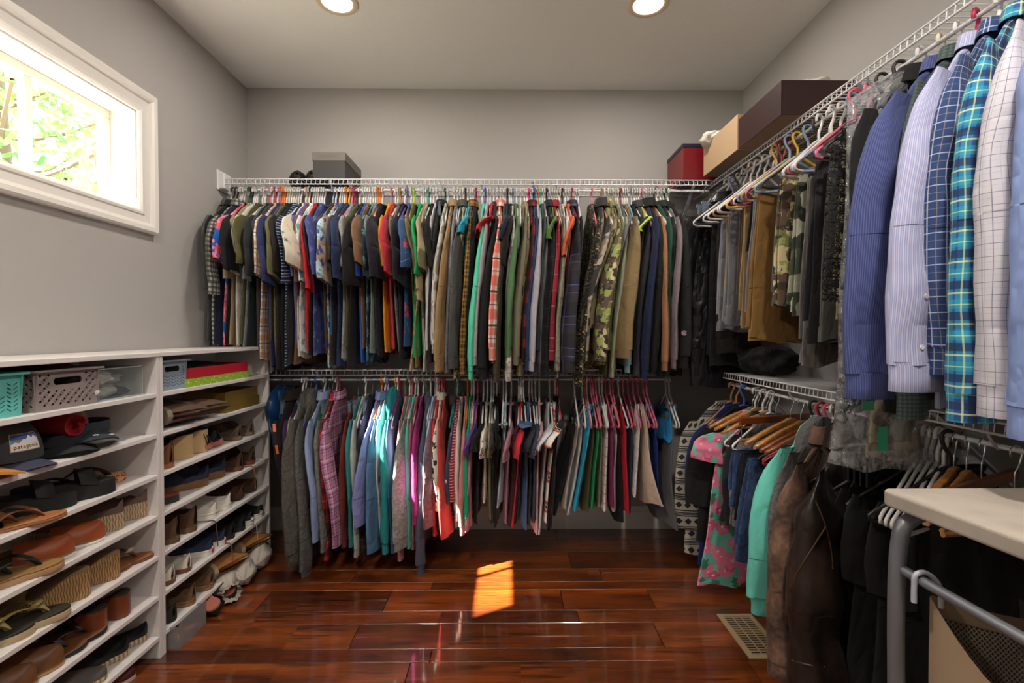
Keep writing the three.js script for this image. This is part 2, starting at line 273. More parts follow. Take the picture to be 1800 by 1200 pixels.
// high window in the left wall
{
  const w = structGroup('window_1'), z0 = -2.15, z1 = -1.135, y0 = 1.765, y1 = 2.197, x = LEFT;
  const cor = [[z0, y0, -1, -1], [z1, y0, 1, -1], [z1, y1, 1, 1], [z0, y1, -1, 1]];
  const prof = [[-.004, -.01], [-.004, .01], [.006, .016], [.016, .016], [.02, .011], [.05, .015], [.056, .022], [.066, .028], [.084, .03], [.092, .024], [.092, 0]];
  for (let i = 0; i < 4; i++) {
    const g = loft([cor[i], cor[(i + 1) % 4]].map(([z, y, sz, sy]) => prof.map(([d, h]) => [x + h, y + sy * d, z + sz * d])), { tile: 1 }).toNonIndexed(); g.computeVertexNormals();
    obj('casing', g, M.trim, w);
  }
  const o = .012, xo = LEFT - T;
  obj('jamb', box(xo, x - .002, y0, y0 + o, z0, z1), M.trim, w); obj('jamb', box(xo, x - .002, y1 - o, y1, z0, z1), M.trim, w);
  obj('jamb', box(xo, x - .002, y0 + o, y1 - o, z0, z0 + o), M.trim, w); obj('jamb', box(xo, x - .002, y0 + o, y1 - o, z1 - o, z1), M.trim, w);
  const xs0 = xo + .01, xs1 = xo + .045, f = .034, a0 = z0 + o, a1 = z1 - o, b0 = y0 + o, b1 = y1 - o;
  obj('sash_rail', box(xs0, xs1, b0, b0 + f, a0, a1, .004), M.trim, w); obj('sash_rail', box(xs0, xs1, b1 - f, b1, a0, a1, .004), M.trim, w);
  obj('sash_stile', box(xs0, xs1, b0 + f, b1 - f, a0, a0 + f, .004), M.trim, w); obj('sash_stile', box(xs0, xs1, b0 + f, b1 - f, a1 - f, a1, .004), M.trim, w);
  const bars = [[-1.78, .03], [-1.54, .016]];
  for (const [z, t] of bars) obj('muntin', box(xs0 + .004, xs1 - .004, b0 + f, b1 - f, z - t / 2, z + t / 2, .003), M.trim, w);
  const glass = new THREE.MeshPhysicalMaterial({ color: '#ffffff', roughness: 0, transmission: 1, thickness: 0, ior: 1.45 });
  const edges = [a0 + f, bars[0][0] - .014, bars[0][0] + .014, bars[1][0] - .008, bars[1][0] + .008, a1 - f];
  for (let i = 0; i < 3; i++) { const g = new THREE.PlaneGeometry(edges[2 * i + 1] - edges[2 * i], b1 - b0 - 2 * f); g.rotateY(Math.PI / 2); g.translate((xs0 + xs1) / 2, (y0 + y1) / 2, (edges[2 * i] + edges[2 * i + 1]) / 2); obj('pane', g, glass, w); }
}
// outside: ground and a tree in the sun
struct('lawn', box(-30, LEFT - T - .3, -.75, -.6, -25, 15), plain('#a9ab94', .95));
{
  const t = thing('tree', 'leafy green tree in the sun outside the high window', 'tree', [-6.6, -.6, -6.4]);
  const bark = plain('#5d4c3c', .95), r = rng(77);
  obj('trunk', tube([[0, 0, 0], [.06, 1.2, .03], [-.03, 2.4, .05], [.05, 3.6, 0], [0, 5.2, .05]], .13, 8, 20), bark, t);
  const leaf = new THREE.Shape(); leaf.moveTo(0, 0); leaf.quadraticCurveTo(.05, .05, 0, .13); leaf.quadraticCurveTo(-.05, .05, 0, 0);
  const lg = new THREE.ShapeGeometry(leaf, 4), lm = new THREE.MeshPhysicalMaterial({ color: '#8fb070', roughness: .7, side: THREE.DoubleSide, transmission: .35, thickness: 0 });
  const im = new THREE.InstancedMesh(lg, lm, 2860), mtx = new THREE.Matrix4(), q = new THREE.Quaternion(), col = new THREE.Color();
  let n = 0;
  for (let b = 0; b < 26; b++) {
    const a = b * 2.4, h = 2.2 + (b / 26) * 3.0, L = 1.1 + r() * .9, e = [Math.cos(a) * L, h + .3 + r() * .6, Math.sin(a) * L];
    obj('branch', tube([[0, h, 0], [e[0] * .5, h + .25, e[2] * .5], e], .022, 5, 10), bark, t);
    for (let k = 0; k < 110; k++) {
      const s = .35 + .75 * r(), g = () => (r() + r() + r() - 1.5) * .62;
      q.setFromEuler(new THREE.Euler(r() * 6, r() * 6, r() * 6));
      mtx.compose(V(e[0] * s + g(), lerp(h, e[1], s) + g(), e[2] * s + g()), q, V(1, 1, 1).multiplyScalar(.8 + r() * .7)); im.setMatrixAt(n, mtx);
      im.setColorAt(n++, col.setHSL(.22 + r() * .1, .35 + r() * .25, .35 + r() * .3));
    }
  }
  im.name = 'foliage'; im.userData.kind = 'stuff'; im.castShadow = im.receiveShadow = true; t.add(im);
}
// recessed ceiling lights: two in view, two nearer the doorway
{
  const ring = new THREE.LatheGeometry([[.068, 0], [.07, .004], [.078, .007], [.09, .006], [.095, .001], [.095, 0]].map(([x, y]) => new THREE.Vector2(x, -y)), 40);
  const lens = new THREE.CylinderGeometry(.068, .068, .003, 40);
  const glow = new THREE.MeshStandardMaterial({ color: '#ffffff', emissive: LAMP_COLOR, emissiveIntensity: 2.6 });
  const ringMat = plain('#dcc9ae', .35);
  for (const [x, z, where] of [[-.775, -2.26, 'on the window side above the clothes rails'], [.65, -2.26, 'above the right end of the clothes rails'], [-.775, -.35, 'on the window side towards the front wall'], [.65, -.35, 'towards the front wall, away from the window']]) {
    const t = thing('recessed_light', `round recessed ceiling light with a beige rim ${where}`, 'light', [x, CEIL, z]);
    obj('rim', ring, ringMat, t); const l = obj('lens', lens, glow, t); l.position.y = -.003;
    const L = new THREE.RectAreaLight(LAMP_COLOR, z < -1 ? LAMP_POWER : ENTRY_LAMP_POWER, .12, .12); L.position.set(0, -.012, 0); L.rotation.x = -Math.PI / 2; L.name = numbered('lamp_light'); L.castShadow = true; t.add(L);
  }
}

// ---------- wire shelving ----------
function wireShelf(label, L, pos, turn, { rods = true, rodDrop = .05, braces = [], endPlate = false } = {}) {
  // local: x along the shelf 0..L, z from the wall (0) to the front edge (SHELF_D), y = 0 at the deck
  const t = thing('wire_shelf', label, 'shelf', pos, turn);
  const deck = [], n = Math.round(L / .0254); for (let i = 0; i <= n; i++) deck.push(bar([i * L / n, 0, .004], [i * L / n, 0, SHELF_D], .0016, 4));
  for (const z of [.006, .15]) deck.push(bar([0, -.003, z], [L, -.003, z], .0028, 5));
  obj('deck_wires', deck, M.wire, t).userData.kind = 'stuff';
  const lip = [bar([0, .002, SHELF_D], [L, .002, SHELF_D], .0034), bar([0, -.026, SHELF_D + .003], [L, -.026, SHELF_D + .003], .0034)];
  for (let i = 0; i <= n; i++) lip.push(bar([i * L / n, .002, SHELF_D], [i * L / n, -.026, SHELF_D + .003], .0017, 4));
  obj('front_lip', lip, M.wire, t).userData.kind = 'stuff';
  if (rods) {
    obj('hanging_rod', bar([0, -rodDrop, SHELF_D - .03], [L, -rodDrop, SHELF_D - .03], .0065, 8), M.wire, t);
    for (let x = .2; x < L; x += .42) obj('rod_hook', tube([[x, -.002, SHELF_D], [x, -.03, SHELF_D - .002], [x, -rodDrop - .008, SHELF_D - .03], [x, -rodDrop - .002, SHELF_D - .045]], .0035, 6, 10), M.brace, t);
  }
  for (const x of braces) { obj('brace', box(x - .009, x + .009, -.003, .003, 0, .40, .002).rotateX(-Math.atan2(.27, SHELF_D - .01)).translate(0, -.275, .004), M.brace, t); }
  if (endPlate) obj('end_plate', [box(-.004, .004, -.06, .05, .2, SHELF_D + .02, .003), box(0, .035, -.055, .035, SHELF_D - .06, SHELF_D + .012, .008)], M.wire, t);
  return t;
}
wireShelf('long white wire shelf along the top of the back wall', 1.15 - LEFT - .005, [LEFT + .004, HIGH, BACK], 0, { braces: [.72, 1.75, 2.45, 2.66], endPlate: true });
wireShelf('lower white wire shelf on the back wall under the shirts', 2.50, [-1.60, LOW, BACK], 0, { rodDrop: .055, braces: [.53, 1.55] });
wireShelf('high white wire shelf along the right wall holding boxes', 3.6, [RIGHT, HIGH, BACK + .004], -Math.PI / 2, { braces: [.75, 1.4, 2.0] });
wireShelf('low white wire shelf on the right wall above the wooden hangers', 2.55, [RIGHT, RLOW, -2.63], -Math.PI / 2, { rodDrop: .06, braces: [.28, .62, 1.3] });

// ---------- hangers ----------
function hookPath(neck) { const p = []; for (let i = 0; i <= 9; i++) { const a = -.5 + i * 3.65 / 9; p.push([Math.cos(a) * .017 - .002, .0085 - .013 + Math.sin(a) * .0175, 0]); } p.reverse(); return p.reverse().concat([[-.012, -.03, 0], [0, -.052, 0], [0, -neck, 0]]); }
const tubeHook = tube(hookPath(.085), .0052, 6, 26);
const HW = .2;
const tubeFrame = (() => {
  const p = [[0, -.084], [.03, -.1], [.09, -.146], [.165, -.2], [.19, -.218], [.198, -.23], [.19, -.24], [.16, -.242], [0, -.242]];
  const all = [...p, ...p.slice(0, -1).reverse().map(([x, y]) => [-x, y]).slice(0, -1)];
  return tube(all.map(([x, y]) => [x, y, 0]), .0052, 6, 60, true);
})();
const hangerGeo = join([tubeHook, tubeFrame]);
const clearHanger = (() => { const b = []; for (const s of [-1, 1]) { b.push(box(s * .125 - .016, s * .125 + .016, -.175, -.115, -.008, .008, .004)); } b.push(box(-.15, .15, -.118, -.1, -.003, .003, .002)); return join([tube(hookPath(.1), .0016, 5, 26), ...b]); })();
const HCOL = { w: ['#dedcda', 'white'], i: ['#e2d8c0', 'ivory'], n: ['#25211f', 'black'], b: ['#3a2a22', 'dark brown'], p: ['#e0728c', 'pink'], r: ['#b01f4a', 'crimson'], o: ['#ee7d18', 'orange'], y: ['#e6b83c', 'yellow'], v: ['#6f5aa6', 'purple'], l: ['#a6d81e', 'lime'], t: ['#1d8a7a', 'teal'], g: ['#1e5a38', 'dark green'], u: ['#4a62b8', 'blue'], h: ['#f02f7c', 'hot pink'], m: ['#7fd8bf', 'mint'], s: ['#7f9bb4', 'steel blue'], k: ['#b9845c', 'tan'], d: ['#8f3326', 'rust'], q: ['#c9dbe6', 'clear'], e: ['#d05a6c', 'rose'], a: ['#a89cd0', 'lavender'], x: ['#c5281f', 'red'], j: ['#8c1f3c', 'maroon'] };
function makeHanger(c, root) { // one tube bent into hook and frame, or a clear clip hanger
  const q = c === 'q', m = q ? plain(HCOL.q[0], .1, { transmission: .8, thickness: 0 }) : plain(HCOL[c][0], .35);
  const g = thing('hanger', '', 'hanger'); obj('hanger_frame', q ? clearHanger : hangerGeo, m, g); return g;
}
const hangerProto = {};
function hanger(c, place, labels, group) {
  let g;
  if (!hangerProto[c]) g = hangerProto[c] = makeHanger(c); else { g = hangerProto[c].clone(); g.name = numbered('hanger'); g.userData = {}; scene.add(g); }
  place(g); tag(g, fit(...labels), 'hanger', group); return g;
}

// ---------- clothes ----------
// local frame: rod at the origin, x = towards the room (shoulder line), z = along the rod, y up
function torso({ neckW = .062, neckY = -.100, tipY = -.210, hw = HW, hemW = .21, hem = -.85, d = .012, lean = 0, fold = .006, curl = 0, twist = 0, seed = 1, tile, rows = 12, seg = 26, top = .012, xoff = 0 } = {}) {
  const r = rng(seed), P = [0, 1, 2, 3, 4, 5, 6, 7].map(() => r() * 6.28), k1 = 9 + r() * 10, k2 = 22 + r() * 14;
  const ys = [neckY + top, neckY, lerp(neckY, tipY, .25), lerp(neckY, tipY, .5), lerp(neckY, tipY, .8), tipY - .012];
  for (let i = 1; i <= rows; i++) ys.push(lerp(tipY - .012, hem, i / rows));
  const rings = ys.map((y, i) => {
    const s = clamp((tipY - y) / (tipY - hem), 0, 1), q = clamp((neckY - y) / (neckY - tipY + .012), 0, 1);
    let w = y >= neckY ? neckW : q < 1 ? lerp(neckW, hw, Math.pow(q, .72)) : lerp(hw, hemW, sst(0, 1, s)); w *= 1 + .02 * Math.sin(y * 13 + P[0]) * (q >= 1);
    const th = d * (y >= neckY ? 1.5 : lerp(.8, 1, q)) * (1 + .55 * s), A = fold * sst(.05, .6, s), z0 = lean * clamp(y / hem, 0, 1.1);
    return Array.from({ length: seg }, (_, j) => {
      const a = j / seg * Math.PI * 2, c = Math.cos(a), n = Math.sin(a), x = w * Math.sign(c) * Math.pow(Math.abs(c), .85), u = x / w;
      const z = th * Math.sign(n) * Math.pow(Math.abs(n), .7) * (1 - .25 * u * u) + A * (Math.sin(x * k1 + P[1] + .8 * Math.sin(y * 4 + P[2])) + .55 * Math.sin(x * k2 + P[3] + y * 2)) + curl * s * s * Math.max(0, u) ** 2 + twist * s * u * w + z0;
      return [x + xoff * clamp(y / hem, 0, 1), y + (i === ys.length - 1 ? .008 * Math.sin(x * 16 + P[4]) + .006 * Math.sin(x * 41 + P[5]) : 0), z];
    });
  });
  return loft(rings, { tile });
}
function sleeve({ x0 = .186, y0 = -.192, z0 = 0, ex = .23, ey = -.5, ez = 0, W = .12, th = .016, yaw = .6, tilt = 0, seed = 1, tile, n = 14, seg = 18, bend = .02, taper = 1, wr = .55, grow = .22 }) {
  const r = rng(seed + 99), P = [0, 1, 2, 3, 4].map(() => r() * 6.28), L = y0 - ey;
  const cx = Math.max(x0, ex) + .012 + bend * .3, cy = lerp(y0, ey, .3), rings = [], at = [];
  for (let i = 0; i <= n; i++) {
    const s = i / n, m = 1 - s, x = m * m * x0 + 2 * m * s * cx + s * s * ex, y = m * m * y0 + 2 * m * s * cy + s * s * ey, z = lerp(z0, ez, sst(0, 1, s)) + wr * (.006 * Math.sin(s * 8 + P[0]) + .003 * Math.sin(s * 21 + P[2])) * s;
    const a = lerp(Math.max(.03, W * .3), W / 2, sst(0, grow, s)) * lerp(1, taper, sst(.4, 1, s)) * (1 + wr * .04 * Math.sin(s * 14 + P[1])), b = lerp(.006, th, sst(0, .35, s)) * (1 + wr * (.2 * Math.sin(s * 17 + P[2]) + .14 * Math.sin(s * 31 + P[4]))), w = yaw * sst(0, .5, s);
    const A = [Math.cos(w), Math.sin(w)]; at.push([x, y, z, a, b, w]);
    rings.push(Array.from({ length: seg }, (_, j) => {
      const t = j / seg * 6.2832, c = Math.cos(t), q = Math.sin(t), u = a * Math.sign(c) * Math.pow(Math.abs(c), .8), v = b * q * (1 + wr * .35 * Math.sin(u * 70 + P[3] + s * 6) * s) + wr * .005 * sst(.05, .5, s) * (Math.sin(u * 48 + P[4] + s * 5) + .5 * Math.sin(u * 95 - s * 9 + P[1]));
      return [x + A[0] * u - A[1] * v, y + tilt * u * s + (i === n ? wr * .003 * Math.sin(t * 2 + P[3]) : 0), z + A[1] * u + A[0] * v];
    }));
  }
  return { geo: loft(rings, { tile }), end: at[n] };
}
function cuffGeo([x, y, z, a, b, w], len, ka, kb, tile) {
  const R = (y1, f, g) => Array.from({ length: 14 }, (_, j) => { const t = j / 14 * 6.2832, u = a * f * Math.cos(t), v = b * g * Math.sin(t); return [x + Math.cos(w) * u - Math.sin(w) * v, y1, z + Math.sin(w) * u + Math.cos(w) * v]; });
  return loft([R(y + .006, 1.0, 1.05), R(y - .004, lerp(1, ka, .7), kb), R(y - len * .5, ka, kb), R(y - len, ka * 1.02, kb), R(y - len + .004, ka * .9, kb * .6)], { tile });
}
function collarGeo(y, w, d, tile, h = .034, spread = 1.45) {
  const R = (f, yy, g = f) => Array.from({ length: 22 }, (_, j) => { const t = j / 22 * 6.2832; return [w * f * Math.cos(t), yy - .006 * Math.cos(t), d * g * Math.sin(t)]; });
  return loft([R(.98, y - .004), R(.94, y + h * .7), R(.97, y + h), R(1.12, y + h * .95, 1.3), R(spread, y - h * .25, spread * 1.05), R(spread - .04, y - h * .25, spread)], { tile });
}
function hoodGeo(seed, tile, s = 1) {
  const r = rng(seed), P = [r() * 6, r() * 6], rings = [];
  for (let i = 0; i <= 8; i++) { const f = i / 8, y = lerp(.05, -.16, f) * s, w = (.045 + .07 * Math.sin(Math.PI * Math.pow(f, .75))) * s * (f === 0 || f === 1 ? .25 : 1), d = (.014 + .024 * Math.sin(Math.PI * f)) * s; rings.push(Array.from({ length: 16 }, (_, j) => { const t = j / 16 * 6.2832; return [w * Math.cos(t) * (1 + .08 * Math.sin(3 * t + P[0])), y - .096, d * Math.sin(t) * (1 + .3 * Math.sin(4 * t + f * 7 + P[1])) + .012]; })); }
  return loft(rings, { tile, capStart: true, capEnd: true });
}
const KIND = { t: ['tee_shirt', 'shirt'], p: ['polo_shirt', 'shirt'], s: ['button_shirt', 'shirt'], l: ['sweater', 'top'], h: ['hoodie', 'hoodie'], j: ['jacket', 'jacket'], k: ['tank_top', 'top'], d: ['dress', 'dress'], c: ['trousers', 'trousers'], v: ['vest', 'top'] };
// o: ey sleeve end, ex / ez sleeve end offset, W sleeve width, yaw, hem, lean, seed ...
function garment(t, type, fab, o) {
  const f = fabric(fab), tile = f.tile, f2 = o.fab2 ? fabric(o.fab2) : f, long = 'slhj'.includes(type), seed = o.seed, r = rng(seed + 5), th = o.th ?? (type === 'h' || type === 'j' ? .02 : long ? .014 : .012);
  const d = o.d ?? ({ h: .017, j: .019, s: .012 }[type] ?? .0105);
  if (type === 'c') {
    const w = o.hw ?? .115;
    for (const s of [-1, 1]) obj('trouser_leg', torso({ neckW: w * .96, neckY: -.226, tipY: -.25, hw: w, hemW: w * (o.flare ?? 1.0), hem: o.hem + (s > 0 ? .03 + r() * .05 : 0), d: .0075, lean: (o.lean || 0) + s * .011, fold: .0045, curl: (r() - .5) * .02, twist: o.twist || 0, seed: seed + s, tile, rows: 9, top: .001, xoff: o.xoff || 0 }), f.m, t);
    obj('waistband', torso({ neckW: w * .9, neckY: o.hem + .06, tipY: o.hem + .055, hw: w * .98, hemW: w * .98, hem: o.hem - .0, d: .012, lean: (o.lean || 0) * 1.05, fold: .004, seed: seed + 9, tile, rows: 3, top: 0, xoff: o.xoff || 0, twist: o.twist || 0 }), f2.m, t);
    return t;
  }
  if (type === 'k') {
    const w = o.hw ?? .13;
    obj('body', torso({ neckW: w * .62, neckY: o.tip ?? -.25, tipY: (o.tip ?? -.25) - .07, hw: w, hemW: o.hemW ?? w * 1.12, hem: o.hem, d: .012, lean: o.lean, fold: .008, curl: o.curl ?? (r() - .5) * .04, twist: o.twist || 0, seed, tile, top: .01, xoff: o.xoff || 0 }), f.m, t);
    for (const s of [-1, 1]) for (const z of [-1, 1]) obj('strap', tube([[s * .085, -.13, z * .006], [s * w * .62, -.2, z * .010 + (o.lean || 0) * .25], [s * w * .58, (o.tip ?? -.25) - .01, z * .009 + (o.lean || 0) * .3]], .0045, 5, 8), f.m, t);
    return t;
  }
  obj('body', torso({ hem: o.hem, d, lean: o.lean, fold: o.fold ?? (long ? .007 : .006), curl: o.curl ?? (r() - .5) * .05, twist: o.twist || 0, hemW: o.hemW ?? (type === 'd' ? .26 : .205), seed, tile, rows: o.rows ?? 13, xoff: o.xoff || 0, hw: o.hw ?? HW, ...o.nk }), f.m, t);
  const main = sleeve({ ...o.sl, ex: o.ex, ey: o.ey, ez: o.ez, W: o.W, th, yaw: o.yaw, tilt: o.tilt ?? (long ? 0 : (r() - .3) * .5), seed, tile, taper: o.taper ?? (long ? .8 : 1.12), x0: (o.hw ?? HW) - .014, y0: o.nk ? (o.nk.tipY + .012) : -.192 });
  obj('sleeve', main.geo, o.sf ? fabric(o.sf).m : f.m, t);
  const far = sleeve({ x0: -(o.hw ?? HW) + .014, ex: -(o.hw ?? HW) - .02, bend: 0, ey: o.ey, ez: (o.lean || 0) * .6, W: Math.min(o.W, .06), th: .014, yaw: 1.3, seed: seed + 3, tile, n: 6, seg: 8 });
  obj('sleeve', far.geo, f.m, t);
  if (type === 's') { obj('cuff', cuffGeo(main.end, .06, .92, 1.1, tile), f2.m, t); obj('collar', collarGeo((o.nk?.neckY ?? -.098) + .006, .06, .022, tile), f2.m, t); }
  if (type === 'p') obj('collar', collarGeo(-.092, .06, .02, tile, .028), f2.m, t);
  if (type === 'j') { obj('collar', collarGeo(-.09, .066, .028, tile, .045, 1.6), f2.m, t); obj('cuff', cuffGeo(main.end, .05, .95, 1.1, tile), f2.m, t); }
  if (o.addHood) obj('hood', hoodGeo(seed, tile, o.addHood), f.m, t);
  if (type === 'h') { obj('hood', hoodGeo(seed, tile, o.hood ?? 1), f2.m, t); obj('cuff', cuffGeo(main.end, .06, .74, .9, tile), f2.m, t); }
  if (type === 'l' && o.rib !== 0) obj('cuff', cuffGeo(main.end, .045, .86, .95, tile), f2.m, t);
  if (type === 't' || type === 'd') obj('neckband', collarGeo((o.nk?.neckY ?? -.098) + .002, o.nk?.neckW ?? .062, .019, tile, .01, 1.06), f2.m, t);
  return t;
}
// rail: rod point + direction; the garments of a row lean a little into the space they find
function rowOfClothes(list, hooks, { rodY, rodZ, where, groupName, nk }) {
  const G = list.length, H = hooks.length, short = list.map((a) => a[7]);
  const slot = list.map((_, i) => Math.round(i * (H - 1) / Math.max(1, G - 1)));
  const owner = {}; slot.forEach((s, i) => owner[s] = i);
  list.forEach((row, i) => {
    const [px, ey, w, hem, type, fab, desc, , extra = {}] = row, r = rng(hash(desc) + i * 7);
    const zf = -rodZ - .245, layer = extra.out ?? r() * .06, depth = zf - layer;            // depth of the sleeve from the eye
    const hx = wx(hooks[slot[i]][0], -rodZ), fx = Math.max(wx(px, depth), LEFT + .07), lean = clamp(fx - hx, -.2, .2);
    const hemX = wx(extra.hpx ?? px, -rodZ - .19) - hx;
    const t = thing(KIND[type][0], fit(`${desc} between ${short[i - 1] ?? 'the left end'} and ${short[i + 1] ?? 'the corner'} on the ${where}`, `${desc} on ${where} between ${short[i - 1] ?? 'the wall'} and ${short[i + 1] ?? 'the corner'}`, `${desc} between ${short[i - 1] ?? 'the wall'} and ${short[i + 1] ?? 'the corner'}`), KIND[type][1], [hx, rodY, rodZ], -Math.PI / 2, groupName);
    const wide = Math.max(w, 7) * depth / FOCAL, W = extra.W ?? ('slhj'.includes(type) ? .1 : .125), ob = Math.abs(fx) / depth;
    let yaw = 0; for (let k = 0; k < 40; k++) { yaw = k / 40 * 1.5; if (W * Math.sin(yaw) + W * Math.cos(yaw) * ob * .9 + .02 >= wide) break; }
    const Wn = Math.max(Math.min(W, 1.2 * wide / Math.max(.25, Math.sin(yaw) + Math.cos(yaw) * ob)), .055);
    const sgn = fx > 0 ? -1 : 1, yw = sgn * yaw * (extra.flip ? -1 : 1);
    garment(t, type, fab, { ...extra, ex: HW + .035 + layer, ey: Math.max(wy(ey, depth), .035) - rodY, ez: -lean, W: extra.W ? extra.W : Math.max(W * .55, Wn), yaw: extra.yaw ?? yw, hem: Math.max(wy(hem, -rodZ - .19), .03) - rodY, nk: 'td'.includes(type) ? nk : undefined, lean: extra.hlean ?? -clamp(hemX, -.2, .2), seed: hash(desc + i), fold: extra.fold });
  });
  hooks.forEach(([px, c], i) => {
    const g = owner[i], x = wx(px, -rodZ), r = rng(i * 13 + 1), turn = -Math.PI / 2 + (r() - .5) * .12, nm = HCOL[c][1] + (c === 'q' ? ' plastic clip' : ' plastic') + ' hanger';
    let a = g; if (a === undefined) { a = 0; for (let k = i; k >= 0; k--) if (owner[k] !== undefined) { a = owner[k]; break; } }
    const P = (k) => short[k] ?? (k < 0 ? 'the wall' : 'the corner');
    const L = g !== undefined ? [`${nm} holding ${P(g)} next to ${P(g + 1)}, ${where}`, `${nm} holding ${P(g)} next to ${P(g + 1)}`, `${nm} holding ${P(g)} after ${P(g - 1)}`] : [`${nm} hooked between ${P(a)} and ${P(a + 1)}, ${where}`, `${nm} hooked between ${P(a)} and ${P(a + 1)}`, `second ${nm} hooked between ${P(a)} and ${P(a + 1)}`, `third ${nm} between ${P(a)} and ${P(a + 1)}`];
    hanger(c, (o) => { o.position.set(x, rodY, rodZ); o.rotation.y = turn; }, L, 'plastic hangers on the ' + where);
  });
}
const hooksOf = (s) => s.trim().split(/\s+/).map((k) => [parseFloat(k), k.match(/[a-z]$/)?.[0] ?? 'w']);

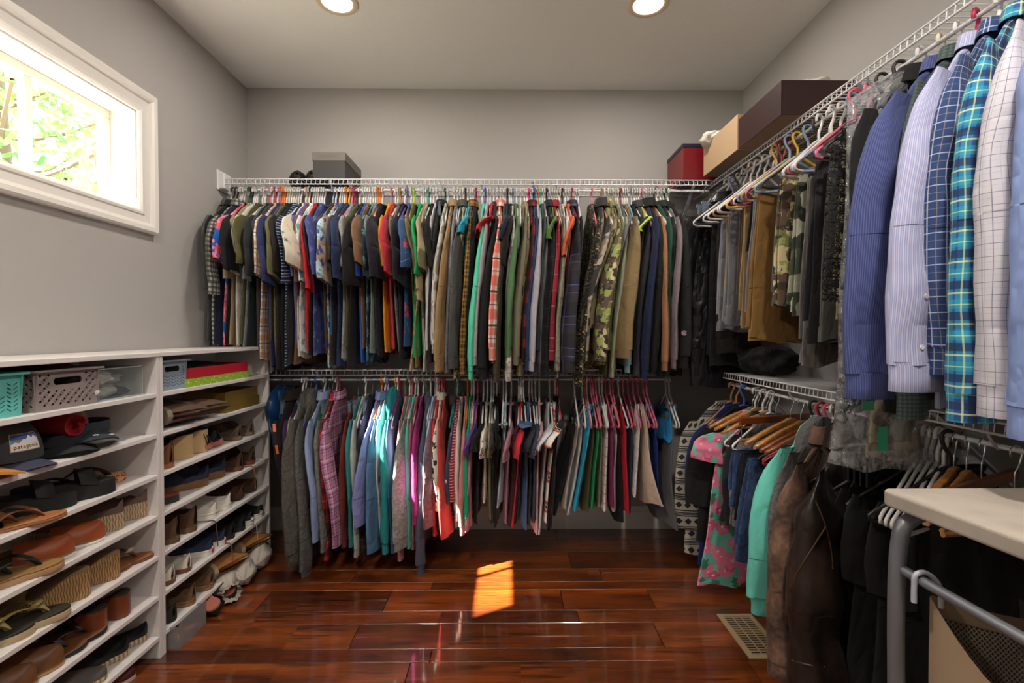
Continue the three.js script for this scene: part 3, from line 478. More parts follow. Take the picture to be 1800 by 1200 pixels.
// ---------- upper rail on the back wall: [front px, sleeve end, sleeve width, hem, kind, cloth, what, short] ----------
const upperBack = [
  [361, 488, 12, 600, 's', '#4b4d4c', 'charcoal long sleeved shirt', 'charcoal shirt', { hpx: 378 }],
  [368, 492, 14, 606, 'p', '#161617', 'black polo shirt by the wall', 'black polo', { hpx: 380 }],
  [377, 497, 22, 607, 's', 'grey_check', 'grey and white checked shirt', 'grey checked shirt', { out: .05, W: .12 }],
  [388, 470, 8, 604, 't', '#1d2340', 'dark navy tee', 'dark navy tee', { out: .0 }],
  [393, 462, 24, 606, 't', 'hawaii', 'blue and pink hawaiian shirt', 'hawaiian shirt', { out: .06 }],
  [408, 476, 27, 606, 't', '#131314', 'plain black cotton tee', 'black cotton tee', { out: .05 }],
  [405, 490, 14, 607, 't', '#9c8a66', 'tan lined tee', 'tan lined tee', { out: .0 }],
  [416, 480, 10, 608, 't', 'dots', 'white dotted shirt', 'white dotted shirt', { out: .0 }],
  [430, 468, 22, 607, 't', '#4e4c28', 'olive green tee', 'olive tee', { out: .06 }],
  [437, 492, 10, 607, 't', '#8f9296~', 'pale grey tee', 'pale grey tee', { out: .01 }],
  [446, 486, 18, 612, 't', '#1c2226', 'black tee with grey cuff', 'black cuffed tee', { out: .05 }],
  [455, 478, 12, 620, 't', '#3f3d3d', 'charcoal tee', 'charcoal tee', { out: .01 }],
  [462, 487, 16, 630, 't', 'orange_plaid', 'orange and white plaid shirt', 'orange plaid shirt', { out: .05 }],
  [474, 500, 17, 640, 't', '#272f5e', 'indigo blue tee', 'indigo tee', { out: .06 }],
  [476, 495, 12, 655, 't', '#5c5b5c~', 'long grey tee', 'long grey tee', { out: .0 }],
  [485, 490, 15, 640, 't', '#66603e', 'khaki green tee', 'khaki green tee', { out: .05 }],
  [493, 482, 14, 648, 't', '#211c1a', 'brown black tee', 'brown black tee', { out: .03 }],
  [500, 472, 12, 645, 't', '#101114', 'jet black tee', 'jet black tee', { out: .0 }],
  [508, 497, 16, 645, 't', 'stripes_navy', 'navy striped polo', 'navy striped polo', { out: .01 }],
  [511, 470, 16, 640, 't', '#2b2b2d', 'dark charcoal tee', 'dark charcoal tee', { out: .04 }],
  [523, 472, 38, 630, 't', 'palms', 'cream shirt printed with palms', 'cream palm shirt', { out: .075, W: .15 }],
  [520, 488, 10, 612, 't', '#6a62ab', 'violet tee', 'violet tee', { out: .0 }],
  [527, 496, 10, 640, 't', '#6d4d36', 'brown cotton tee', 'brown cotton tee', { out: .0 }],
  [534, 495, 10, 620, 't', 'aloha_white', 'pale aqua aloha shirt', 'aqua aloha shirt', { out: .0 }],
  [546, 510, 9, 618, 't', '#bd1621', 'bright red tee', 'bright red tee', { out: .05 }],
  [553, 470, 14, 622, 't', '#17130f', 'black brown tee', 'black brown tee', { out: .02 }],
  [561, 487, 19, 625, 't', 'indigo_floral', 'indigo floral shirt', 'indigo floral shirt', { out: .05 }],
  [570, 450, 14, 622, 't', '#4a3524', 'dark brown tee', 'dark brown tee', { out: .0 }],
  [572, 496, 28, 647, 't', 'tan_leaves', 'tan shirt printed with blue leaves', 'tan leaf shirt', { out: .075, W: .14 }],
  [583, 462, 8, 620, 't', '#2f5f8f', 'steel blue tee', 'steel blue tee', { out: .03 }],
  [588, 463, 14, 640, 't', '#362d28', 'espresso tee', 'espresso tee', { out: .04 }],
  [598, 493, 23, 640, 't', '#1e3157', 'navy blue tee', 'navy tee', { out: .06 }],
  [608, 472, 8, 632, 't', '#a9aaa6~', 'light grey tee', 'light grey tee', { out: .03 }],
  [614, 460, 9, 615, 't', '#4f4b33', 'moss tee', 'moss tee', { out: .0 }],
  [619, 502, 34, 640, 't', '#1b1817', 'black crew tee', 'black crew tee', { out: .07, W: .15 }],
  [634, 490, 12, 636, 't', '#1f55b0', 'royal blue tee', 'royal blue tee', { out: .0 }],
  [636, 470, 28, 610, 't', '#7a5a3f', 'caramel brown tee', 'caramel tee', { out: .08, W: .13 }],
  [648, 490, 14, 640, 't', 'teal_floral', 'dark teal floral shirt', 'teal floral shirt', { out: .02 }],
  [658, 482, 12, 620, 't', '#76807c', 'sage grey tee', 'sage grey tee', { out: .02 }],
  [664, 490, 30, 625, 't', '#20212d', 'midnight navy tee', 'midnight tee', { out: .06, W: .14 }],
  [677, 470, 12, 618, 't', '#d98a10', 'mustard orange tee', 'mustard tee', { out: .0 }],
  [685, 487, 25, 612, 't', '#b12c38', 'faded red tee', 'faded red tee', { out: .075, W: .13 }],
  [699, 470, 10, 620, 't', '#7b7a7c~', 'mid grey tee', 'mid grey tee', { out: .02 }],
  [704, 500, 26, 632, 't', '#1f2128', 'blue black tee', 'blue black tee', { out: .05, W: .13 }],
  [717, 470, 25, 610, 't', 'flamingo', 'blue shirt with pink print', 'pink print shirt', { out: .08, W: .12 }],
  [732, 478, 12, 648, 't', '#7d6a45', 'sand tee', 'sand tee', { out: .01 }],
  [735, 484, 10, 624, 't', '#12a358', 'emerald green tee', 'emerald tee', { out: .05, tilt: 0 }],
  [746, 476, 21, 632, 't', 'camo_brown', 'brown camouflage tee', 'brown camo tee', { out: .07, W: .11 }],
  [735, 512, 14, 650, 'l', 'camo_tan', 'tan camouflage shirt', 'tan camo shirt', { out: .02, hpx: 728 }],
  [758, 470, 14, 618, 't', '#0f0f11', 'deep black tee', 'deep black tee', { out: .02 }],
  [752, 600, 10, 652, 'l', '#c7c5c3', 'white long sleeved top', 'white top', { out: .0 }],
  [757, 616, 12, 618, 's', 'black_plaid', 'black plaid shirt', 'black plaid shirt', { out: .02 }],
  [763, 605, 13, 612, 'l', 'camo_pale', 'pale camouflage top', 'pale camo top', { out: .05 }],
  [773, 632, 21, 630, 's', '#9a7c55', 'tan work shirt', 'tan work shirt', { out: .07, taper: 1.25 }],
  [787, 640, 9, 652, 'l', '#989aa2~', 'blue grey heather top', 'heather top', { out: .03 }],
  [799, 626, 24, 628, 's', '#4a4b49', 'slate grey dress shirt', 'slate shirt', { out: .06, taper: 1.2 }],
  [802, 650, 20, 658, 'l', 'camo_moss', 'mossy camouflage top', 'mossy camo top', { out: .0, W: .08 }],
  [810, 410, 7, 640, 't', '#1aa5c0', 'cyan tee', 'cyan tee', { out: .02 }],
  [814, 636, 9, 640, 's', 'orange_dark', 'orange and black plaid shirt', 'orange dark shirt', { out: .05 }],
  [821, 620, 10, 645, 'l', '#17181a', 'black long sleeved top', 'black top', { out: .02 }],
  [828, 652, 8, 650, 'l', '#57c9a4', 'mint green long sleeved top', 'mint top', { out: .07 }],
  [836, 626, 10, 655, 'l', '#b0aeb0', 'light grey sweatshirt', 'grey sweatshirt', { out: .05 }],
  [839, 412, 7, 630, 't', '#c01524', 'scarlet tee', 'scarlet tee', { out: .02 }],
  [849, 646, 20, 668, 'h', '#1b1b1e', 'black zip hoodie', 'black zip hoodie', { out: .05, hood: .7 }],
  [867, 612, 19, 640, 's', 'red_plaid', 'red and white plaid shirt', 'red plaid shirt', { out: .08, W: .09 }],
  [872, 656, 13, 660, 'l', '#4a4030', 'dark olive sweater', 'dark olive sweater', { out: .04 }],
  [881, 430, 9, 640, 't', '#20293c', 'navy tee by the plaid', 'small navy tee', { out: .0 }],
  [884, 470, 10, 650, 't', '#131314', 'black tee behind camouflage', 'hidden black tee', { out: .0 }],
  [892, 654, 15, 660, 'l', 'camo_pale', 'grey white camouflage top', 'grey camo top', { out: .05 }],
  [892, 610, 12, 640, 'l', '#4c7048', 'fern green sweater', 'fern sweater', { out: .07 }],
  [905, 626, 18, 640, 'l', '#6c6650', 'olive grey sweater', 'olive grey sweater', { out: .075 }],
  [913, 640, 9, 660, 'h', 'camo_dark', 'dark camouflage hoodie', 'dark camo hoodie', { out: .02, hood: .7 }],
  [919, 610, 12, 640, 's', 'buffalo', 'red and black buffalo shirt', 'buffalo shirt', { out: .05 }],
  [926, 635, 9, 645, 'l', '#1f3e63', 'deep blue sweater', 'deep blue sweater', { out: .05 }],
  [935, 636, 15, 655, 'l', '#a7a2ab', 'lilac grey sweater', 'lilac grey sweater', { out: .075, taper: 1.05 }],
  [945, 600, 10, 650, 'l', '#39453c', 'dark green camouflage shirt', 'dark green shirt', { out: .03 }],
  [949, 640, 10, 658, 'l', '#6f6f72', 'ash grey sweater', 'ash sweater', { out: .0 }],
  [958, 642, 19, 645, 's', 'black_plaid', 'black checked flannel', 'black flannel', { out: .05 }],
  [964, 420, 7, 640, 't', '#49701f', 'grass green tee', 'grass green tee', { out: .03 }],
  [970, 612, 10, 640, 's', 'burgundy', 'burgundy windowpane shirt', 'burgundy shirt', { out: .06 }],
  [980, 636, 10, 655, 'l', '#98967f~', 'sage heather sweater', 'sage sweater', { out: .06 }],
  [985, 540, 8, 662, 't', '#c3c1bd', 'off white tee', 'off white tee', { out: .0 }],
  [990, 456, 8, 650, 't', '#c9562a', 'burnt orange tee', 'burnt orange tee', { out: .04 }],
  [998, 634, 26, 640, 's', 'purple_plaid', 'grey and purple plaid flannel', 'purple plaid flannel', { out: .075, taper: 1.35, W: .09 }],
  [1006, 600, 10, 650, 'l', '#121214', 'black thermal top', 'black thermal', { out: .02 }],
  [1018, 664, 19, 664, 'l', 'tiger', 'tiger striped camouflage top', 'tiger camo top', { out: .05, taper: 1.2 }],
  [1026, 616, 15, 640, 'j', 'camo_wood', 'grey woodland camouflage jacket', 'woodland jacket', { out: .06 }],
  [1036, 560, 11, 650, 'j', 'camo_dark', 'brown camouflage bomber', 'camo bomber', { out: .02 }],
  [1056, 614, 30, 645, 'h', 'camo_leaf', 'leafy camouflage hunting hoodie', 'leafy hoodie', { out: .08, taper: 1.15, W: .1, hood: 1 }],
  [1070, 600, 13, 660, 'l', '#5c623a', 'olive drab sweater', 'olive drab sweater', { out: .05 }],
  [1078, 648, 11, 655, 'l', '#93997a', 'pale sage top', 'pale sage top', { out: .02 }],
  [1084, 470, 10, 640, 't', '#6e7076~', 'grey marl tee', 'grey marl tee', { out: .0 }],
  [1097, 614, 37, 630, 'l', '#7e6a46', 'khaki brown sweatshirt', 'khaki sweatshirt', { out: .085, taper: 1.0, W: .13 }],
  [1104, 640, 15, 645, 'l', '#7ea0ad', 'light blue denim shirt', 'light blue shirt', { out: .01, W: .08 }],
  [1111, 560, 11, 660, 't', '#16161a', 'ink black tee', 'ink black tee', { out: .02 }],
  [1120, 640, 11, 645, 's', 'herring', 'charcoal herringbone shirt', 'herringbone shirt', { out: .04 }],
  [1124, 410, 7, 640, 't', '#a9c433', 'yellow green tee', 'yellow green tee', { out: .02 }],
  [1133, 650, 17, 652, 'l', '#18264a', 'navy sweatshirt', 'navy sweatshirt', { out: .06, taper: 1.1 }],
  [1149, 636, 22, 638, 'j', '#161617', 'black windbreaker', 'black windbreaker', { out: .04 }],
  [1170, 636, 10, 650, 'l', '#9a6a48', 'camel brown sweater', 'camel sweater', { out: .08 }],
  [1172, 600, 9, 660, 'l', '#1c4b3a', 'bottle green sweater', 'bottle green sweater', { out: .04 }],
  [1176, 560, 9, 655, 's', 'green_plaid', 'dark green plaid shirt', 'green plaid shirt', { out: .0 }],
  [1185, 632, 12, 650, 'l', '#7c7072', 'mauve grey sweater', 'mauve grey sweater', { out: .07 }],
  [1200, 626, 30, 660, 'h', '#101011', 'black hoodie with round badge', 'badged black hoodie', { out: .06, taper: 1.2, W: .12, hood: .8 }],
];
const upperHooks = hooksOf('411w 415b 421b 427w 430w 434w 443g 447n 451w 454w 457w 466w 470w 480p 483w 488r 492w 497e 501o 504o 508w 512i 516w 520i 524w 528w 532w 541w 544k 547w 549n 553w 557w 561w 565w 569w 573w 588s 593w 600w 604w 608w 611o 616y 621p 626r 634w 641w 645w 649w 653w 658w 662w 666o 670o 674w 690e 697w 701i 705k 713w 717v 724w 729l 742w 746w 750w 755t 758w 763w 769w 777q 783g 788w 799w 805w 810w 815i 819n 823w 828w 832w 837r 848w 853u 858w 862w 868w 874w 880w 885w 888w 892n 896w 899w 902s 908w 915w 922w 926w 930h 935w 940u 945o 949m 953w 957w 961n 965w 970w 974w 978i 983w 988n 993w 998w 1005r 1012w 1016w 1040p 1057k 1061w 1068w 1072i 1076w 1081w 1085w 1090d 1094w 1098w 1102w 1110w 1115w 1119w 1123w 1128p 1134w 1138w 1142w 1147i 1154w 1161i 1166w 1169g 1174w');
rowOfClothes(upperBack, upperHooks, { rodY: HIGH_ROD, rodZ: RAIL_Z, where: 'upper back rail', groupName: 'shirts and tops on the upper back rail' });

// ---------- lower rail on the back wall ----------
const lowerBack = [
  [506, 830, 16, 860, 'j', '#123a66!', 'blue padded jacket by the shoe shelves', 'blue padded jacket', { out: -.08, W: .07, hpx: 508, fold: .012, hw: .15, addHood: 1.35, hemW: .16 }],
  [509, 925, 14, 935, 'j', '#1d1517', 'dark jacket with orange tabs', 'dark tabbed jacket', { out: .0, W: .1 }],
  [513, 860, 14, 900, 'v', '#3a1f4a', 'dark purple fleece', 'purple fleece', { out: .0 }],
  [530, 935, 12, 930, 'l', '#8e877c', 'beige knitted cardigan', 'beige cardigan', { out: .0 }],
  [521, 968, 44, 960, 'h', '#5a5750~', 'thick charcoal hoodie', 'charcoal hoodie', { out: .08, W: .15, taper: 1.12 }],
  [537, 1004, 25, 985, 'h', '#64625e~', 'long sleeved grey hoodie', 'grey hoodie', { out: .06, W: .11, taper: 1.05 }],
  [553, 931, 16, 925, 's', '#8a9cc0', 'light blue oxford shirt', 'blue oxford shirt', { out: .06 }],
  [566, 955, 10, 950, 'l', '#82807a~', 'stone grey sweater', 'stone sweater', { out: .05 }],
  [574, 962, 12, 955, 's', 'red_tartan', 'red tartan shirt', 'red tartan shirt', { out: .02 }],
  [589, 940, 25, 930, 's', 'pink_plaid', 'pink and purple plaid shirt', 'pink plaid shirt', { out: .08, W: .11 }],
  [603, 946, 11, 940, 'l', '#6d2a20', 'brick red sweater', 'brick sweater', { out: .03 }],
  [617, 945, 9, 940, 'l', '#2c7d7c', 'teal ribbed sweater', 'teal sweater', { out: .05 }],
  [625, 964, 7, 955, 'l', '#a9b1a8', 'pale sage sweater', 'sage sweater', { out: .04 }],
  [633, 930, 12, 930, 'l', '#1d222e', 'navy knitted top', 'navy knit', { out: .0 }],
  [634, 902, 29, 930, 's', '#7e86bd', 'lavender cotton shirt', 'lavender shirt', { out: .085, W: .12, taper: 1.2 }],
  [657, 948, 29, 940, 's', '#4f7396', 'blue denim shirt', 'denim shirt', { out: .06, W: .11, taper: 1.25 }],
  [668, 930, 9, 940, 'l', '#c2c8c4', 'white knitted sweater', 'white knit', { out: .01 }],
  [677, 954, 14, 945, 'h', '#1d8588', 'teal hooded sweatshirt', 'teal hooded top', { out: .08, W: .08, hood: 1.1 }],
  [690, 956, 17, 950, 'l', '#3d6690', 'blue crew sweater', 'blue crew sweater', { out: .04 }],
  [701, 970, 8, 960, 'l', '#c07f86', 'dusty pink sweater', 'dusty pink sweater', { out: .01 }],
  [710, 930, 12, 940, 'l', '#56645c', 'grey green sweater', 'grey green sweater', { out: .03 }],
  [706, 949, 34, 950, 'l', '#9ba19b~', 'sage grey sweatshirt', 'sage sweatshirt', { out: .085, W: .13, taper: 1.25 }],
  [719, 948, 9, 945, 'l', '#55b5a4', 'mint sweater', 'mint sweater', { out: .03 }],
  [726, 950, 12, 950, 'l', '#a8606a', 'rose sweater', 'rose sweater', { out: .01 }],
  [730, 906, 15, 930, 'l', '#a52a78', 'magenta long sleeved top', 'magenta top', { out: .06 }],
  [738, 993, 17, 960, 'h', '#4f5468', 'slate blue hoodie', 'slate hoodie', { out: .05, hood: .6 }],
  [744, 900, 7, 940, 'l', '#a8c2de', 'sky blue top', 'sky blue top', { out: .03 }],
  [756, 926, 25, 935, 'l', '#8d6a74~', 'dusty mauve sweater', 'mauve sweater', { out: .08, W: .11, taper: 1.25, rib: 0 }],
  [765, 926, 10, 930, 'l', '#c52a2c', 'red thermal top', 'red thermal', { out: .04 }],
  [769, 876, 17, 925, 's', 'black_floral', 'cream blouse with black flowers', 'black flower blouse', { out: .06 }],
  [783, 943, 22, 945, 'l', '#c2403c', 'coral red blouse', 'coral blouse', { out: .05, W: .1, taper: 1.3, rib: 0 }],
  [787, 868, 11, 915, 'l', 'stars', 'navy sweater with stars', 'star sweater', { out: .035 }],
  [794, 866, 15, 915, 'l', 'red_stripe', 'red and white striped top', 'red striped top', { out: .035, W: .08 }],
  [803, 900, 9, 925, 'l', '#d8cfc6', 'ivory blouse', 'ivory blouse', { out: .02 }],
  [811, 925, 10, 928, 'l', '#c38a84', 'peach pink top', 'peach top', { out: .03 }],
  [818, 912, 11, 925, 'l', '#17a177', 'jade green long sleeved top', 'jade top', { out: .035, W: .06 }],
  [820, 930, 7, 930, 't', '#bd7f8e', 'rose pink tee', 'rose pink tee', { out: .0 }],
  [822, 796, 19, 905, 't', '#5b3a84', 'purple cotton tee', 'purple tee', { out: .05 }],
  [834, 796, 18, 918, 't', '#121212', 'black cotton tee by the purple', 'plain black tee', { out: .05 }],
  [849, 803, 17, 886, 't', 'script', 'cream tee with dark writing', 'cream printed tee', { out: .08 }],
  [860, 806, 9, 918, 't', '#737050', 'olive jersey tee', 'olive jersey', { out: .05 }],
  [866, 795, 12, 920, 't', '#2c2d30', 'dark grey jersey tee', 'dark grey jersey', { out: .06 }],
  [875, 790, 12, 925, 'v', '#101012', 'black jersey top', 'black jersey', { out: .02 }],
  [882, 748, 12, 890, 't', '#a9bccb', 'pale blue tee', 'pale blue tee', { out: .06 }],
  [890, 806, 16, 918, 't', '#9d6f80', 'mauve pink tee', 'mauve pink tee', { out: .08 }],
  [897, 790, 8, 925, 't', '#3c1119', 'wine red tee', 'wine red tee', { out: .0 }],
  [906, 802, 15, 930, 't', '#c41f34', 'cherry red tee', 'cherry red tee', { out: .08 }],
  [911, 790, 9, 920, 't', '#141416', 'black tee beside cherry red', 'small black tee', { out: .01 }],
  [917, 746, 9, 930, 't', '#46608a', 'denim blue tee', 'denim blue tee', { out: .04 }],
  [925, 796, 14, 925, 't', '#26272b', 'charcoal jersey tee', 'charcoal jersey', { out: .06 }],
  [935, 802, 11, 915, 't', '#343a50', 'navy grey tee', 'navy grey tee', { out: .06 }],
  [940, 800, 7, 938, 't', '#c49896', 'blush pink tee', 'blush tee', { out: .04 }],
  [946, 788, 10, 944, 't', '#c5c6ca', 'white jersey tee', 'white jersey tee', { out: .05 }],
  [960, 786, 21, 920, 't', 'graphic', 'cream tee with orange bands', 'orange banded tee', { out: .085 }],
  [967, 790, 12, 938, 'v', '#0e0e10', 'black draped top', 'black draped top', { out: .04 }],
  [977, 0, 0, 912, 'k', '#121214', 'black camisole', 'black camisole', {}],
  [991, 0, 0, 900, 'k', '#a69d92', 'beige satin camisole', 'beige camisole', { hw: .16 }],
  [1004, 0, 0, 908, 'k', '#c9c6c4', 'sheer white vest top', 'sheer white vest', { hw: .14 }],
  [1015, 0, 0, 898, 'k', '#18a9cf', 'bright cyan vest top', 'cyan vest', { hw: .19, tip: -.16 }],
  [1034, 0, 0, 906, 'k', '#4b4525', 'olive lace vest top', 'olive lace vest', { hw: .17, tip: -.2 }],
  [1048, 0, 0, 898, 'k', '#0d8a53', 'green ruffled vest top', 'green vest', { hw: .17, tip: -.2 }],
  [1060, 0, 0, 900, 'k', '#7c7a62', 'sage ribbed vest top', 'sage vest', { hw: .13 }],
  [1070, 0, 0, 905, 'k', 'white_pink', 'white vest with pink stripes', 'pink striped vest', { hw: .16, tip: -.2 }],
  [1081, 0, 0, 893, 'k', '#7d1d57', 'plum purple vest top', 'plum vest', { hw: .18, tip: -.2 }],
  [1090, 0, 0, 904, 'k', '#bdb8b4', 'grey white vest top', 'grey white vest', { hw: .15, tip: -.2 }],
  [1096, 0, 0, 928, 'k', '#141416', 'black ribbed vest top', 'black ribbed vest', { hw: .14 }],
  [1103, 0, 0, 905, 'k', '#b9132c', 'red jersey vest top', 'red vest', { hw: .18, tip: -.19 }],
  [1112, 0, 0, 908, 'k', '#22324e', 'navy pleated vest top', 'navy vest', { hw: .15 }],
  [1119, 0, 0, 872, 'k', 'speckle', 'white vest speckled with black', 'speckled vest', { hw: .19, tip: -.17 }],
  [1139, 0, 0, 890, 'k', '#cbb5a2', 'cream flared sleeveless blouse', 'cream blouse', { hw: .19, tip: -.15, hemW: .25, curl: -.07 }],
  [1148, 0, 0, 880, 'k', '#8fa093', 'seafoam vest top', 'seafoam vest', { hw: .13 }],
  [1166, 0, 0, 900, 'k', '#1c2f80', 'royal blue vest top', 'royal blue vest', { hw: .15 }],
  [1174, 0, 0, 930, 'k', '#5d5d5f', 'draped grey sleeveless top', 'grey draped top', { hw: .19, tip: -.2, curl: -.06 }],
  [1181, 0, 0, 780, 'k', '#1c83bd', 'bright blue vest top', 'bright blue vest', { hw: .17, tip: -.18 }],
];
const lowerHooks = hooksOf('499q 516q 533w 538w 546q 556u 571w 578g 585q 592w 597e 630q 637q 643w 655q 671o 677w 682a 695y 699w 703r 717b 720w 724p 730w 735w 744w 757w 765w 768w 772e 777e 782x 800t 804w 808t 812q 822o 829w 833w 840e 850w 857w 864w 868w 873w 885w 890w 899w 912w 916w 920w 930w 935w 941w 948w 966w 976w 980e 1010w 1024w 1028e 1032w 1039p 1043p 1048p 1054w 1059w 1065e 1073p 1078p 1088w 1096p 1105e 1114p 1122p 1132p 1138p 1172w 1178w');
rowOfClothes(lowerBack, lowerHooks, { rodY: LOW_ROD, rodZ: RAIL_Z, where: 'lower back rail', groupName: 'tops on the lower back rail', nk: { neckW: .085, neckY: -.128, tipY: -.222 } });

// small marks fixed to cloth: found by a sight line, laid on the surface they touch
const ray = new THREE.Raycaster(); camera.updateMatrixWorld();
function sightHit(px, py, root) { scene.updateMatrixWorld(); ray.setFromCamera(new THREE.Vector2((px - 900) / 900, (600 - py) / 600), camera); return ray.intersectObject(root, true)[0]; }
function stick(name, px, py, root, geo, mat, off = .0013) {
  const h = sightHit(px, py, root); if (!h) return console.log('no surface for', name, px, py);
  const n = h.face.normal.clone().transformDirection(h.object.matrixWorld); if (n.dot(ray.ray.direction) > 0) n.negate();
  const m = obj(name, geo, mat, h.object), w = h.point.clone().addScaledVector(n, off), q = new THREE.Quaternion().setFromRotationMatrix(new THREE.Matrix4().lookAt(n, V(), V(0, 1, 0)));
  m.position.copy(h.object.worldToLocal(w)); m.quaternion.copy(h.object.getWorldQuaternion(new THREE.Quaternion()).invert().multiply(q)); return m;
}
const thingBy = (s) => scene.children.find((o) => o.userData.label?.startsWith(s));
{
  const badge = canvasTex(96, 72, (c) => { c.fillStyle = '#101011'; c.fillRect(0, 0, 96, 72); c.lineWidth = 22; c.strokeStyle = '#ece9e6'; c.beginPath(); c.ellipse(48, 36, 30, 22, 0, .6, 5.7); c.stroke(); c.lineWidth = 12; c.strokeStyle = '#2a3f9c'; c.beginPath(); c.ellipse(48, 36, 30, 22, 0, 3.2, 5.6); c.stroke(); c.strokeStyle = '#c3273a'; c.beginPath(); c.ellipse(48, 36, 30, 22, 0, .7, 3.2); c.stroke(); }, false);
  stick('badge', 1203, 585, thingBy('black hoodie with round badge'), new THREE.PlaneGeometry(.034, .026), new THREE.MeshStandardMaterial({ map: badge, roughness: .8 }));
}
{
  const j = thingBy('dark jacket with orange tabs'), tab = plain('#d9662a', .6);
  for (const [x, y] of [[486, 790], [482, 752]]) stick('orange_tab', x, y, j, new THREE.PlaneGeometry(.014, .045), tab, .003);
}

// ---------- white shoe shelves along the left wall ----------
const SX = -1.31, SB = LEFT + .004, LEVEL = [1.004, .851, .698, .545, .392, .239, .086, 0], TOP = 1.157;
const SZ = (px) => -1217 / (891 - px);
function shelfUnit(z0, z1, label) {
  const t = thing('shoe_shelf', label, 'shelf', [SX, 0, (z0 + z1) / 2]), h = (z1 - z0) / 2, p = .016, D = SX - SB;
  for (const s of [-1, 1]) obj('side_panel', box(-D, 0, 0, TOP - p, s > 0 ? h - p : -h, s > 0 ? h : -h + p, .0015), M.cabinet, t);
  obj('top_panel', box(-D, .004, TOP - p, TOP, -h, h, .002), M.cabinet, t);
  for (const y of LEVEL.slice(0, 7)) obj('shelf_board', box(-D + .006, 0, y - p, y, -h + p, h - p, .002), M.cabinet, t);
  obj('back_panel', box(-D, -D + .005, .07, TOP - p, -h + p, h - p), M.cabinet, t);
}
shelfUnit(-2.70, -1.852, 'white shoe shelf unit beside the clothes rails with drawstring bags before it');
shelfUnit(-1.850, -1.002, 'white shoe shelf unit under the window, holding baskets and caps');

// ---------- shoes: toe towards +x, sole on y = 0 ----------
const outline = (s, toe = .34, pt = .6) => s < .14 ? .74 * Math.sqrt(Math.max(0, 1 - (1 - s / .14) ** 2)) : s < 1 - toe ? lerp(.74, 1, sst(.14, 1 - toe, s)) : Math.pow(Math.max(0, 1 - ((s - 1 + toe) / toe) ** 2), pt);
const stations = [0, .012, .04, .08, .14, .22, .3, .38, .46, .54, .62, .7, .78, .85, .91, .95, .98, 1];
function soleGeo({ L = .26, W = .046, y0 = () => 0, y1 = () => .02, toe, pt, from = 0, to = 1, k = 1, tile = .12 }) {
  const st = stations.filter((s) => s >= from && s <= to);
  return loft(st.map((s) => { const w = Math.max(W * outline(s, toe, pt) * k, .001), x = (s - .5) * L, a = y0(s), b = Math.max(y1(s), a + .002), e = Math.min(.003, w * .3); return [[x, a, -w + e], [x, a, w - e], [x, a + .001, w], [x, b - .002, w], [x, b, w - e], [x, b, 0], [x, b, -w + e], [x, b - .002, -w], [x, a + .001, -w]]; }), { capStart: true, capEnd: true, tile });
}
function upperGeo({ L = .26, W = .045, base = () => .02, heel = .065, vamp = .055, toeH = .03, open = .42, openW = .8, toe, pt, shaft = 0, k = .97, from = .01, tile = .12 }) {
  const st = stations.filter((s) => s >= from && s < 1).concat(.995);
  return loft(st.map((s) => {
    const w = Math.max(W * outline(s, toe, pt) * k, .002), x = (s - .5) * L, b = base(s), top = s < open ? lerp(heel + shaft, vamp + shaft * .85, sst(.0, open, s)) : lerp(vamp + shaft * .0, toeH, sst(open, .95, s)) * (s > .93 ? Math.sqrt(Math.max(.1, 1 - ((s - .93) / .075) ** 2)) : 1);
    const o = openW * sst(open + .1, open - .04, s) * sst(-.04, .1, s), to = Math.PI / 2 * (1 - o), pts = [], A = (t) => [x, b + top * Math.pow(Math.sin(t), shaft ? .35 : .7), -w * Math.cos(t) * (1 - .12 * Math.sin(t))];
    for (let i = 0; i <= 7; i++) pts.push(A(to * i / 7));
    for (let i = 1; i < 6; i++) { const t = lerp(to, Math.PI - to, i / 6), q = A(t), f = Math.min(1, o * 1.6) * Math.sin(Math.PI * i / 6) ** .5; pts.push([q[0], lerp(q[1], b + .006, f), q[2] * .9]); }
    for (let i = 7; i >= 0; i--) pts.push(A(Math.PI - to * i / 7));
    return pts;
  }), { closed: false, tile });
}
function ribbon(pts, dir, w, th = .0025) {
  const c = new THREE.CatmullRomCurve3(pts.map((p) => V(...p))), d = V(...dir).normalize().multiplyScalar(w / 2), P = c.getPoints(pts.length * 4), up = V();
  return loft(P.map((p, i) => { const t = c.getTangent(i / (P.length - 1)); up.crossVectors(t, d).normalize().multiplyScalar(th / 2); return [[1, 1], [1, -1], [-1, -1], [-1, 1]].map(([a, b]) => [p.x + a * d.x + b * up.x, p.y + a * d.y + b * up.y, p.z + a * d.z + b * up.z]); }), { capStart: true, capEnd: true, tile: .1 });
}
const cordN = fbm(401, 20, 2), corkTex = pixels(128, (u, v) => { const n = cordN(u, v); return n > .6 ? [120, 74, 44] : [190 + 40 * n, 130 + 40 * n, 82 + 30 * n]; });
const ropeTex = pixels(128, (u, v) => { const k = .55 + .45 * Math.abs(Math.sin(v * 3.1416 * 10 + .6 * Math.sin(u * 25))) * (.7 + .6 * cordN(u, v)); return [186 * k, 146 * k, 96 * k]; });
const paleRope = pixels(128, (u, v) => { const k = .6 + .4 * Math.abs(Math.sin(v * 3.1416 * 9 + .5 * Math.sin(u * 25))) * (.7 + .6 * cordN(u, v)); return [206 * k, 178 * k, 142 * k]; });
const SM = { cork: new THREE.MeshStandardMaterial({ map: corkTex, roughness: .85 }), rope: new THREE.MeshStandardMaterial({ map: ropeTex, roughness: .9, bumpMap: ropeTex, bumpScale: .002 }), paleRope: new THREE.MeshStandardMaterial({ map: paleRope, roughness: .9, bumpMap: paleRope, bumpScale: .002 }) };
const lea = (c, r = .5) => plain(c, r), sue = (c) => plain(c, .95, { bumpMap: TX.crease, bumpScale: .002 });
